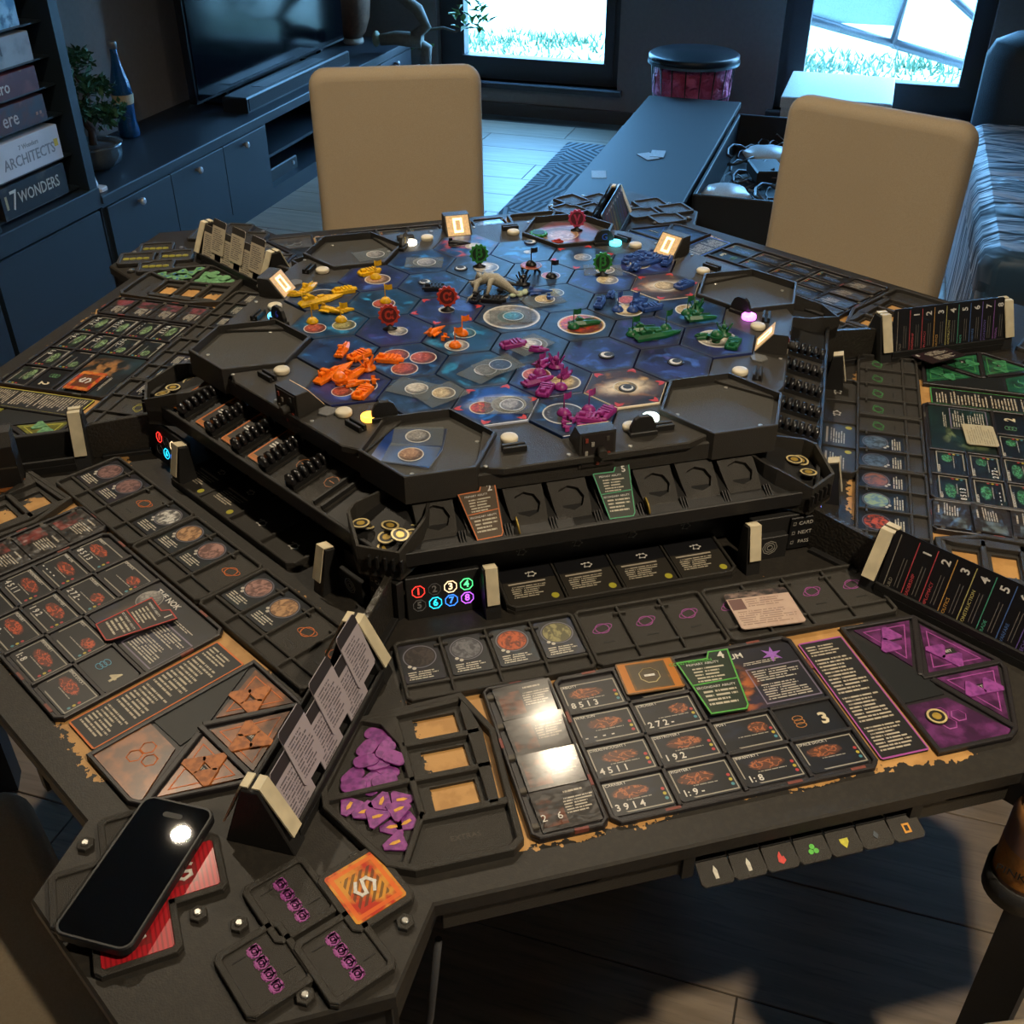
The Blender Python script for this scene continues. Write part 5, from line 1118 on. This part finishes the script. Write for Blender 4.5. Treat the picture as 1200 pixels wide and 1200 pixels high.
strategy_card('red bordered strategy card numbered 1 on the orange faction board', '1', '#c04038', S('orange', .075, -.705, .0075, -8) @ Matrix.Scale(.9, 4), None, '#241a18')
pa = Art('pink_note_print', '#b8a090', .5, .15); pa.over(pa.rect(0, .84, 1, 1), '#1f1a1c'); pa.over(pa.noise(6, .4, .7, 3), '#a88c80', .6); pa.over(pa.rect(.02, .52, .24, .82), '#5a3a3a', .9)
for i, (y0, y1, n) in enumerate(((.56, .8, 4), (.08, .48, 7))): pa.over(pa.text(.28 if i == 0 else .05, y0, .96, y1, n, i), '#6a5048', .6)
solo('promise_card', MB().prism(rect(0, 0, .080, .066, .003), 0, .0015, uv=(-.04, -.033, .04, .033)), pa.done(), 'pinkish sleeved card with small portrait lying across the purple planet trays', 'card', S('purple', .157, -.592, .0105, -4))
ga_ = Art('beige_note_print', '#b0a68a', .5)
ga_.over(ga_.text(.05, .08, .95, .92, 11), '#6a6450', .6)
solo('note_card', MB().prism(rect(0, 0, .062, .046, .003), 0, .0015, uv=(-.031, -.023, .031, .023)), ga_.done(), 'beige text card lying on the green faction board', 'card', S('green', .072, -.718, .0075, 4))
ra_ = Art('red_s_card_print', '#b03a2a', .3, .3); ra_.over(ra_.noise(5, .4, .6, 3), '#d08a3a', .8); ra_.over(ra_.rect(.15, .15, .85, .85), '#4a3026', .85)
def s_mark(b): b.bars([(.007, .004), (.0, .008), (-.007, .004), (-.007, -.0), (.0, -.002), (.006, -.003), (.006, -.007), (0, -.010), (-.007, -.006)], .0028, 0, .0004)
t = solo('objective_card', MB().prism(rect(0, 0, .062, .046, .002), 0, .0015), ra_.done(), 'red and gold card with white emblem on the yellow faction board', 'card', S('yellow', .125, -.70, .0075, 0)); part('emblem', cached('s_mark', s_mark), WHITE, t, T(0, .001, .0016))
# ---------------------------------------------------------------- map edge lamps, buttons and score displays
BTN = pm('#d6cbb0', .5, name='ivory_button', gscale=30)
LITC = {'purple': '#e8fff0', 'orange': '#ffb040', 'green': '#f07aff', 'blue': '#58e8ff', 'black': '#fff2d8', 'yellow': '#58c8ff'}
TOKS = {'blue': ('G', '#3a6ae0'), 'yellow': ('6', '#4a60ff'), 'black': ('3', '#c8b040'), 'purple': ('', ''), 'orange': ('', ''), 'green': ('', '')}
def button(b): b.lathe([(.0105, 0), (.0112, .0015), (.0112, .0052), (.0102, .0066), (.006, .007)], 24)
for who in ST:
    M0 = RZ(ST[who])
    lit = pm(LITC[who], .4, emit=3.0, name=who + '_lit_button')
    solo('lit_button', cached('button', button), lit, 'glowing round button at the map edge before the %s seat' % who, 'button', M0 @ T(.093, -.352, ZM-.002), 'map edge buttons')
    solo('ivory_button', cached('button', None), BTN, 'unlit ivory round button with a glowing neighbour, before the %s seat' % who, 'button', M0 @ T(.060, -.368, ZM-.002), 'map edge buttons')
    solo('ivory_button', cached('button', None), BTN, 'unlit ivory round button standing alone on the map edge, before the %s seat' % who, 'button', M0 @ T(-.097, -.356, ZM-.002), 'map edge buttons')
    for x, y in ((-.097, -.380), (.098, -.378)):
        solo('slot_holder', cached('slot_holder', lambda b: b.box(-.015, .015, -.006, -.002, 0, .008, .0006).box(-.015, .015, .002, .006, 0, .008, .0006).box(-.015, .015, -.002, .002, 0, .002)), PLA2, 'small black slotted token holder on the map edge before the %s seat' % who, 'holder', M0 @ T(x, y, ZM-.002), 'slotted holders')
    # half round speaker token beside the lit lamp
    ltr, c = TOKS[who]
    t = thing('seat_token', 'upright half round black seat token beside the glowing button of %s' % who, 'token', M0 @ T(.070 if who in ('purple',) else .108, -.384 if who == 'purple' else -.338, ZM-.002, 0 if who == 'purple' else 60), 'seat tokens')
    part('foot', cached('stoken_foot', lambda b: b.box(-.018, .018, -.006, .006, 0, .006, .001)), PLA2, t)
    part('arch', cached('stoken', lambda b: b.prism([(-.017, .004), (.017, .004), (.017, .012), (.012, .023), (.006, .027), (-.006, .027), (-.012, .023), (-.017, .012)], -.003, .003, .0008, M=RX(90))), PLA2, t)
    if ltr:
        for sg in (0, 180): lettering(ltr, .016, pm(c, .5), t, RZ(sg) @ T(0, -.0034, .0145) @ RX(90), 'numeral', depth=.0002)
    # score display
    t = thing('score_display', 'black wedge box with glowing zero display at the %s map corner' % who, 'display', M0 @ T(0, -.392, ZM-.003), 'score displays')
    part('housing', cached('display_box', lambda b: b.prism([(-.022, -.018), (.022, -.018), (.022, .001), (-.002, .032), (-.022, .032)], -.0235, .0235, .001, M=RZ(90) @ RX(90))), PLA, t)
    sc = RZ(90) @ RX(90)
    Msl = Matrix.Translation((0, .010, .0165)) @ RX(-52.3)
    dm = pm('#c9a472', .5, emit=.55, name='lit_display_face')
    fc = part('display_face', cached('dface', lambda b: b.box(-.0205, .0205, -.0185, .0185, 0, .001)), dm, t, Msl @ RZ(180))
    part('zero', cached('zero', lambda b: b.bars([(-.0065, -.0115), (.0065, -.0115), (.0065, .0115), (-.0065, .0115)], .0042, .001, .0018, True)), pm('#ffe2a0', .5, emit=2.2, name='zero_led'), fc)
    part('circuit_board', cached('pcb', lambda b: b.box(-.020, .020, -.0232, -.022, -.016, .029)), pm('#26201e', .5), t)
    for q in range(7): part('component', cached('comp', lambda b: b.box(-.0018, .0018, -.0245, -.023, -.003, .003)), pm(('#8a3a2c', '#9a958a', '#4a4640')[q % 3], .4), t, T((-.015, -.015, .012, .014, -.007, .006, .0)[q], 0, (.022, .004, .022, .0, .016, -.008, -.011)[q]))
    part('knob', cached('enc', lambda b: b.lathe([(.0062, 0), (.0062, .010), (.0052, .011)], 14)), PLA3, t, T(.003, -.0232, .006) @ RX(90))
    # open square token holder on each side of the display
for who, x, y in (('green', -.045, -.378), ('orange', .04, -.38), ('yellow', -.04, -.38)):
    solo('hex_chip', cached('hexchip', lambda b: b.prism(ngon(6, .013, 0), 0, .003, .0006)), pm('#6a6a68', .4), 'grey hexagonal chip on the map edge beside the %s score display' % who, 'token', RZ(ST[who]) @ T(x, y, ZM-.002, 20))

# ---------------------------------------------------------------- coin boxes at the tier corners
def coinbox_walls(b, l=.062, r=.062):
    lo, ro = l*.55, r*.55
    o = [(-.006, -.395), (.006, -.395), (r, -.488), (r, -.507), (ro, -.553), (-lo, -.553), (-l, -.507), (-l, -.488)]
    i_ = inset(o, .0036)
    h = [.050, .050, .050, .050, .036, .036, .050, .050]
    b.loft([[(x, y, 0) for x, y in i_], [(x, y, 0) for x, y in o], [(x, y, z) for (x, y), z in zip(o, h)], [(x, y, z) for (x, y), z in zip(i_, h)], [(x, y, 0) for x, y in i_]], cap0=False, cap1=False)
    b.prism(o, -.004, .018)
def coin(b): b.lathe([(.0115, 0), (.0115, .0018)], 20)
COINR = pm('#d8c48a', .4, .2, name='coin_rim_print')
CB = {330: ('beside the orange action cards and purple strategy cards', 11), 30: ('between the strategy cards and the black token racks', 8), 270: ('between the yellow and orange seats', 8), 90: ('between the green and blue seats', 1), 150: ('between the blue and black seats', 0), 210: ('between the black and yellow seats', 0)}
for a, (lb, n) in CB.items():
    t = thing('coin_box', 'open angular black coin box ' + lb, 'box', RZ(a) @ T(0, 0, ZM-.088), 'coin boxes round the map')
    sd = {330: (.066, .030), 30: (.030, .062)}.get(a, (.05, .05))
    part('walls', cached(('coinbox', sd), lambda b: coinbox_walls(b, *sd)), PLA, t)
    for k in range(5): part('grille_bar', cached('gbar', lambda b: b.box(-.0012, .0012, -.5585, -.554, .012, .028)), PLA2, t, T(-.020+.010*k, 0))
    rn = random.Random(a); used = []
    for k in range(n):
        for _ in range(300):
            y = rn.uniform(-.532, -.475); x = rn.uniform(-sd[0]+.016, sd[1]-.014)
            if -sd[0]*(-y-.40)*11+.012 < x < sd[1]*(-y-.40)*11-.012 and all((x-u)**2+(y-v)**2 > .010**2 for u, v in used): break
        used.append((x, y))
        t2 = thing('trade_token', 'round gold and black token in the coin box ' + {330: 'beside the orange action cards', 30: 'beside the black token racks', 270: 'between yellow and orange seats', 90: 'between green and blue seats'}[a], 'token', RZ(a) @ T(x, y, ZM-.0685 + .0018*k) @ RX(rn.uniform(-12, 12)) @ RY(rn.uniform(-12, 12)), 'gold tokens in the coin boxes')
        part('disc', cached('coin', coin), pm('#2a2620', .4), t2)
        part('gold_ring', cached('coin_ring', lambda b: b.ring(.0085, .0108, .0017, .0022, 20)), COINR, t2)
        part('gold_centre', cached('coin_ctr', lambda b: b.lathe([(.005, .0017), (.005, .0022)], 12)), GOLD, t2)

# ---------------------------------------------------------------- strategy rack in front of the purple seat
TILT = 29
def slot_block(b):
    w_ = .0253
    o = [(-w_+.004, -.040), (0, -.040), (w_-.006, -.040), (w_-.002, .0), (w_, .040), (0, .040), (-w_, .040), (-w_+.001, .0)]
    oc = [(x*1.0, y*1.0+.006) for x, y in ngon(8, .0175, -135)]
    b.loft([[(x, y, -.012) for x, y in o], [(x, y, 0) for x, y in o], [(x, y, 0) for x, y in oc], [(x, y, -.006) for x, y in oc]])
rk = thing('strategy_rack', 'sloping grey black rack of eight octagon slots before the purple seat', 'rack', RZ(0) @ T(0, -.437, ZM-.052))
for k in range(8):
    x = -.208 + .0565*k
    part('slot_block', cached('slot_block', slot_block), PLA3, rk, T(x, 0, 0) @ RX(TILT))
    for q in range(3): part('side_fin', cached('sfin', lambda b: b.box(-.0008, .0008, -.038, -.018, -.006, .004)), PLA2, rk, T(x+.0262+.0035*(q-1), 0, 0) @ RX(TILT) @ T(0, 0, .001))
strategy_card('orange bordered strategy card numbered 2 in the sloping rack', '2', '#d07030', RZ(0) @ T(-.1515, -.439, ZM-.046, 4) @ RX(32) @ Matrix.Scale(.78, 4), None, '#4a3a28')
strategy_card('green bordered strategy card numbered 5 in the sloping rack', '5', '#3fa070', RZ(0) @ T(.018, -.439, ZM-.046, -2) @ RX(32) @ Matrix.Scale(.78, 4), None, '#2a332a')
for x in (-.115, .05): solo('trade_token', cached('coin', None), GOLD, 'gold token stuck on edge beside a card in the sloping rack', 'token', T(x, -.462, ZM-.058) @ RX(24) @ RY(80), 'gold tokens stuck in the rack')

# ---------------------------------------------------------------- token racks on the orange and green tiers
def rack_disc(b): b.lathe([(.009, -.0034), (.0105, -.0024), (.0105, .0024), (.009, .0034)], 8)
def token_rack(who, x, y0, n, card, lb):
    M = RZ(ST[who]) @ T(x, -.432, ZM-.053)
    t = thing('token_rack', lb, 'rack', M @ RX(11), who + ' side token racks')
    part('plate', cached('rack_plate', lambda b: b.prism(rect(0, 0, .056, .086, .004), -.006, -.002)), PLA, t)
    part('rail', cached('rack_rail', lambda b: b.box(.006, .0095, -.040, .040, -.002, .004).box(.022, .0255, -.040, .040, -.002, .004)), PLA2, t)
    for k in range(n):
        solo('control_token', cached('rack_disc', rack_disc), pm('#1d1c1e', .25), 'black eight sided disc standing in a row in the %s side racks' % who, 'token', M @ RX(11) @ T(.0158, -.036 + .0103*k, .0072) @ RX(90), who + ' side rack discs')
    if card:
        c = solo('secret_card', cached('rack_card', lambda b: b.prism(rect(0, 0, .030, .074, .002), 0, .0012)), card, {'I': 'orange edged card with a minus sign in the orange side rack', 'II': 'orange edged card with two bars in the orange side racks', 'III': 'orange edged card with three bars in the orange side racks'}[y0], 'card', M @ RX(11) @ T(-.0105, 0, -.0012), 'score cards in the orange racks')
        nb = {'I': 1, 'II': 2, 'III': 3}[y0]
        for q in range(nb): part('bar_mark', cached('bmark', lambda b: b.box(-.0065, .0065, -.0012, .0012, 0, .0004)), WHITE, c, T(0, (q-(nb-1)/2)*.0045, .0013))
        part('orange_line', cached('oline', lambda b: b.bars(rect(0, 0, .026, .070), .0012, 0, .0003, True)), ACCM['orange'], c, T(0, 0, .0012))
    elif y0 == 'glyph':
        part('octagon_glyph', cached('octg', lambda b: b.ring(.0096, .0105, 0, .0004, 8).box(-.005, .005, -.0006, .0006, 0, .0004)), pm('#b07040', .5), t, T(-.008, 0, -.002))
oc_ = Art('orange_score_print', '#2a2118', .35, .3); oc_.over(oc_.m('SUBTRACT', oc_.rect(0, 0, 1, 1), oc_.rect(.12, .12, .88, .88)), '#a8661e', .8); oc_.over(oc_.m('MULTIPLY', oc_.rect(.0, .75, 1, 1), oc_.noise(5, .4, .6)), '#c8862e', .9)
OCM = oc_.done()
for x, kind, n, cd in ((-.205, 'I', 7, OCM), (-.133, 'II', 8, OCM), (-.068, 'II', 8, OCM), (-.003, 'III', 8, OCM), (.058, 'glyph', 7, None), (.118, 'glyph', 0, None)):
    token_rack('orange', x, kind, n, cd, {'I': 'black rack with an orange minus card and standing discs', 'II': 'black rack with a two bar card and standing discs', 'III': 'black rack with a three bar card and standing discs', 'glyph': 'black rack with an octagon glyph and discs' if n else 'empty black rack with an octagon glyph, last in the orange row'}[kind])
for k, x in enumerate((.096, .033, -.031, -.093, -.152)):
    token_rack('green', x - .012, '', 8, None, '%s rack of standing black discs from the blue seats, green side' % ('first', 'second', 'third', 'fourth', 'fifth')[k])
# small coloured dice shaped tokens on the yellow tier
rd = random.Random(9)
for k in range(14):
    c = ('#b04050', '#c87a80', '#2f6a70', '#c04a30', '#c8b040', '#3f7a4a')[k % 6]; cn = ('red', 'pink', 'teal', 'orange', 'gold', 'green')[k % 6]
    solo('crystal_token', cached('crystal', lambda b: b.loft([[(x, y, 0) for x, y in ngon(5, .007)], [(x, y, .004) for x, y in ngon(5, .0085)], [(x, y, .009) for x, y in ngon(5, .002)]])), pm(c, .3), '%s faceted crystal token in the yellow side tray' % cn, 'token', RZ(ST['yellow']) @ T(-.14 + .017*k + rd.uniform(-.004, .004), -.455 + rd.uniform(-.012, .012), ZM-.060, rd.uniform(0, 70)), 'crystal tokens')

# ---------------------------------------------------------------- wings: divider walls, card stands, objective trays
def divider_wall(a, lb):
    t = thing('divider_wall', lb, 'divider', RZ(a) @ T(0, 0, ZT), 'divider walls between the seats')
    part('wall', cached('dwall', lambda b: b.prism([(-.545, 0), (-.545, .062), (-.635, .056), (-.655, .05), (-.655, 0)], -.004, .004, .001, M=RZ(90) @ RX(90))), pm('#322f2a', .3, name='glossy_printed_wall', grain=.9, gscale=260), t)
    part('foot', cached('dfoot', lambda b: b.box(-.012, .012, -.63, -.56, 0, .006, .001)), PLA2, t)
WN = {-30: ('orange', 'purple'), 30: ('purple', 'green'), 90: ('green', 'blue'), 150: ('blue', 'black'), 210: ('black', 'yellow'), 270: ('yellow', 'orange')}
def aframe(b): b.prism([(-.036, 0), (.036, 0), (.009, .078), (-.009, .078)], -.011, .011, .001, M=RX(90))
def astrip(b): b.prism([(.0367, .024), (.0345, .024), (.0088, .0795), (.0020, .0795), (.0020, .0815), (.0100, .0815)], -.0085, .0085, M=RX(90))
nm_ = lambda who: text_card(who + '_note_print', '#a39aa0' if who != 'yellow' else '#b8ac94', [(.1, .08, .9, .74, 11)], .5, ink='#4a444c', extra=lambda a: a.over(a.rect(0, .80, 1, 1), '#1c1a1e', .95))
for a, (lw, rw) in WN.items():
    divider_wall(a, 'low glossy black divider wall between the %s and %s seats' % (lw, rw))
    t = thing('card_stand', 'black card stand with cream striped ends between the %s and %s seats' % (lw, rw), 'card stand', RZ(a) @ T(0, 0, ZT), 'card stands between the seats')
    for y in (-.655, -.893):
        be_ = part('bookend', cached('aframe', aframe), PLA2, t, T(0, y))
        for sg in (0, 180): part('cream_strip', cached('astrip', astrip), CREAM, be_, RZ(sg))
    part('trough', cached('trough', lambda b: b.box(-.034, .034, -.885, -.665, 0, .012, .001).box(.030, .034, -.885, -.665, .012, .022, .001).box(-.034, -.030, -.885, -.665, .012, .022, .001).box(-.004, .004, -.885, -.665, 0, .05, .001)), PLA2, t)
    # notes on the right hand side (x > 0)
    if rw in ('purple', 'yellow', 'orange', 'black'):
        m_ = nm_(rw) if rw != 'black' else pm('#22252a', .4)
        for k in range(6 if rw != 'orange' else 2):
            y = (-.690, -.759, -.828, -.722, -.791, -.860)[k] if rw != 'orange' else (-.85, -.80)[k]; up = .020 if k < 3 else 0.0
            Mn = RZ(a) @ T(.026 + (.004 if k >= 3 else 0) , y, ZT + .014 + up) @ RZ(90) @ RX(72) @ T(0, .034, 0)
            solo('note_card', cached('note_card', lambda b: card_mesh(b, .046, .068, .003, .0012)), m_, '%s note card in the %s row of the stand left of the %s seat' % ({0: 'first', 1: 'second', 2: 'third'}[k % 3] + (' pale' if rw != 'black' else ' dark'), 'back' if k < 3 else 'front', rw), 'card', Mn, rw + ' note cards')
    # strategy order sheet on the left hand side (x < 0)
    if lw in ('purple', 'green', 'blue'):
        s_ = thing('order_sheet', 'black order sheet with eight numbered columns at the right of the %s seat' % lw, 'card', RZ(a) @ T(-.031, -.774, ZT+.013) @ RZ(-90) @ RX(74) @ T(0, .040, 0), 'order sheets')
        part('sheet', cached('osheet', lambda b: b.prism(rect(0, 0, .216, .080, .003), 0, .0016)), pm('#141417', .35, name='order_sheet_black'), s_)
        for k in range(9):
            x = -.100 + .0235*k
            colr = ('#8a8478', '#c04a50', '#c04a50', '#c89a50', '#b8b070', '#4a9a80', '#4a6aa0', '#6a5aa0', '#8a5aa0')[k]
            part('column_line', cached('cline_', lambda b: b.box(-.0005, .0005, -.036, .036, .0016, .002)), pm(colr, .5), s_, T(x, 0))
            if k: lettering(str(k), .015, WHITE, s_, T(x+.013, .027, .0018, 90 if lw == 'purple' else 90), 'numeral', depth=.0001, bold=.0003)
            lettering(('BUILD', 'LEADERSHIP', 'DIPLOMACY', 'POLITICS', 'CONSTRUCTION', 'TRADE', 'WARFARE', 'TECHNOLOGY', 'IMPERIAL')[k], .0058, pm(colr, .5), s_, T(x+.006, -.035, .0018, 90), 'title', 'LEFT', 1, .0001)
            for q in range(2): part('print_line', cached('pline', lambda b: b.box(-.0004, .0004, -.028, .010, .0016, .0018)), pm('#6a6660', .6), s_, T(x+.0125+.004*q, 0))
# loose card by the green sheet
ls = text_card('loose_card_print', '#241a1e', [(.3, .12, .9, .45, 5), (.3, .55, .9, .9, 6)], .35)
t = solo('loose_card', MB().prism(rect(0, 0, .075, .050, .002), 0, .0015), ls, 'dark printed card lying loose below the order sheet at the green seat', 'card', RZ(90) @ T(-.062, -.735, ZT+.02, -80) @ RX(-8))
lettering('8', .012, WHITE, t, T(-.030, .016, .0017), 'numeral', depth=.0001)
# card boxes by the orange seat
for k, (y, h_, lb) in enumerate(((-.80, .088, 'upright black card box with grey flap beside the card stand of orange'),)):
    t = thing('card_box', lb, 'box', RZ(270) @ T(.052, y+.02, ZT)); part('body', MB().box(-.018, .014, -.045, .045, 0, .07, .001), PLA2, t); part('flap', MB().prism([(-.018, .07), (.014, .07), (.004, .088), (-.018, .088)], -.045, .045, .001, M=RX(90)), PLA3, t); part('ridge', MB().box(.013, .0155, -.044, .044, .036, .038), EDGE, t)

def plate_mesh(b): b.prism(rect(0, 0, .073, .064, .005), 0, .0045).bars(rect(0, 0, .0665, .0575, .004), .0065, .004, .0075, True, .0008)
PLC = ((.0535, -.951), (.1145, -.924), (.061, -1.0185), (.122, -.991))
def objective_tray(a, side, who, glyphs, reds, lb):
    t = thing('objective_tray', lb, 'tray', RZ(a) @ T(0, 0, ZT), 'objective trays on the table wings')
    for k, (x, y) in enumerate(PLC):
        rot = -37 * side
        M = T(side*x, y, 0.0015*(k % 2), rot)
        p = part('plate', cached('oplate', plate_mesh), PLA, t, M)
        for q in (0, 1): part('notch', cached('onotch', lambda b: b.box(-.0006, .0006, -.006, .006, 0, .0006)), PLA2, p, T((-.020, .014)[q], (-.014, .016)[q], .0046))
        if k in reds:
            c = solo('objective_card', cached('objcard', lambda b: b.prism(rect(0, 0, .060, .052, .002), 0, .0018, uv=(-.03, -.026, .03, .026))), OBJM, 'red and gold card with white emblem in the %s objective tray' % who if len(reds) == 1 else 'red striped card under the phone in the orange objective tray', 'card', RZ(a) @ T(side*x, y, ZT + .0015*(k % 2) + .0060, rot), who + ' objective cards')
            part('emblem', cached('s_mark', None), WHITE, c, T(0, .001, .0019) @ Matrix.Scale(1.1, 4))
        elif glyphs:
            gm = ACCM[who]
            for q in range(4): part('glyph', cached(('oglyph', q), lambda b, q=q: (b.ring(.003, .0042, 0, .0004, 6).box(-.005, -.003, -.001, .004, 0, .0004), b.lathe([(.0035, 0), (.0035, .0004)], 10).ring(.0045, .0052, 0, .0004, 10), b.bars(rect(0, 0, .007, .007), .0012, 0, .0004, True).ring(.0012, .0022, 0, .0004, 8), b.bars([(-.003, .004), (-.003, -.003), (.003, -.003)], .0012, 0, .0004).box(.001, .0022, 0, .005, 0, .0004))[q]), gm, p, T(-.0195 + .0135*q, .0, .0047) @ Matrix.Scale(1.25, 4))
    for x, y in ((.020, -.985), (.094, -.893), (.104, -1.032), (.160, -.945)):
        bo_ = part('bolt_tab', cached('btab', lambda b: b.prism(ngon(6, .0085, 0), 0, .005, .0006)), PLA, t, T(side*x, y))
        part('screw', cached('screw', None), SCREW, bo_, T(0, 0, .005) @ Matrix.Scale(1.25, 4))
ob = Art('red_gold_objective_print', '#b8321c', .25, .5); ob.over(ob.noise(3, .4, .6, 3), '#d8a03a', .8); ob.over(ob.m('SUBTRACT', ob.rect(.05, .05, .95, .95), ob.rect(.12, .13, .88, .87)), '#e06a2a', .8); ob.over(ob.m('MULTIPLY', ob.rect(.2, .2, .8, .8), ob.m('GREATER_THAN', ob.m('FRACT', ob.m('MULTIPLY', ob.m('ADD', ob.u, ob.v), 7)), .5)), '#4a3a24', .75)
OBJM = ob.done()
rs_ = Art('red_striped_print', '#b01c26', .4, .15); rs_.over(rs_.m('GREATER_THAN', rs_.m('FRACT', rs_.m('MULTIPLY', rs_.u, 14)), .6), '#6a1418', .6); rs_.over(rs_.rect(.2, .2, .7, .8), '#5a2a28', .6)
objective_tray(-30, 1, 'purple', True, (1,), 'four linked black objective plates with purple glyphs beside the phone')
_sv = OBJM; OBJM = rs_.done()
objective_tray(-30, -1, 'orange', False, (0, 2), 'four linked black objective plates lying under the phone')
OBJM = _sv
objective_tray(210, 1, 'yellow', True, (), 'four linked black objective plates with lime glyphs beside the cabinet')
objective_tray(150, 1, 'black', False, (), 'four linked bare black objective plates near the low bench, at the black seat')
objective_tray(150, -1, 'blue', False, (), 'four linked bare black objective plates near the low bench, at the blue seat')
objective_tray(210, -1, 'black', False, (), 'four linked bare black objective plates near the low cabinet, at the black seat')
objective_tray(90, -1, 'green', False, (), 'four linked bare black objective plates at the right of the green seat')

# ---------------------------------------------------------------- phone
ph = thing('smartphone', 'black smartphone in a dark case lying on the red objective cards', 'phone', RZ(-30) @ T(-.086, -.968, ZT + .0125))
rp = rrect(.076, .156, .012, 6); rp = [(x, y-.078) for x, y in rp]
part('case', MB().loft([[(x, y, 0) for x, y in inset(rp, .002)], [(x, y, .002) for x, y in rp], [(x, y, .0095) for x, y in rp], [(x, y, .011) for x, y in inset(rp, .0012)], [(x, y, .011) for x, y in inset(rp, .003)], [(x, y, .010) for x, y in inset(rp, .0032)]]), pm('#17171a', .45, name='phone_case'), ph)
sg = Art('phone_glass', '#050608', .015, 0, 0, .6); part('screen', MB().prism(inset(rp, .0034), .0095, .0105), sg.done(), ph)
part('sensor_bar', MB().prism(rrect(.02, .006, .003, 4), .0105, .0106, M=T(0, .058)), INK, ph)
for y in (.02, .04): part('side_button', MB().box(.0378, .0388, y-.006, y+.006, .004, .0075), PLA2, ph)

# ---------------------------------------------------------------- cup holder with drink can at the table wing
ch = thing('cup_holder', 'round black cup holder clipped under the table wing', 'cup holder', T(.321, -.918, .594))
part('cup', MB().lathe([(.0, .002), (.034, .002), (.034, .0), (.038, .004), (.0385, .034), (.036, .034), (.0345, .008)], 28, cap=False), PLA2, ch)
part('clip', MB().box(.03, .055, .0, .05, .02, .126).box(.03, .07, .0, .06, .118, .126), PLA2, ch)
cn_ = Art('orange_can_print', '#8f6a5a', .3, .2, .3); cn_.over(cn_.noise(18, .45, .6, 3, 'Object'), '#a8743a', .8)
can = thing('drink_can', 'pinkish orange drink can standing in the cup holder', 'can', T(.321, -.918, .6045))
part('body', MB().lathe([(.024, 0), (.0315, .008), (.033, .015), (.033, .105), (.030, .115), (.026, .122)], 28), cn_.done(), can)
part('lid', MB().lathe([(.0265, .1215), (.0265, .124), (.024, .122)], 24), SCREW, can)
part('orange_print', MB().lathe([(.0333, .025), (.0333, .07)], 28, cap=False), pm('#b8742a', .35), can, T(0, 0, 0) @ Matrix.Scale(1, 4))
lettering('PINK FIT', .014, INK, can, RZ(-52) @ T(0, -.0337, .045) @ RX(90), depth=.0003)
solo('extension_cable', MB().tube([(-.30, -.86, .66), (-.315, -.87, .55), (-.34, -.86, .40), (-.36, -.84, .2), (-.35, -.8, .004), (-.2, -.7, .004)], .004, 6), pm('#3a3a3c', .5), 'thin grey power cord hanging under the table edge', 'cord')

t2 = thing('trade_token', 'round gold and black token lying on the purple command board', 'token', S('purple', .258, -.800, .0052), None)
part('disc', cached('coin', None), pm('#2a2620', .4), t2); part('gold_ring', cached('coin_ring', None), COINR, t2); part('gold_centre', cached('coin_ctr', None), GOLD, t2)
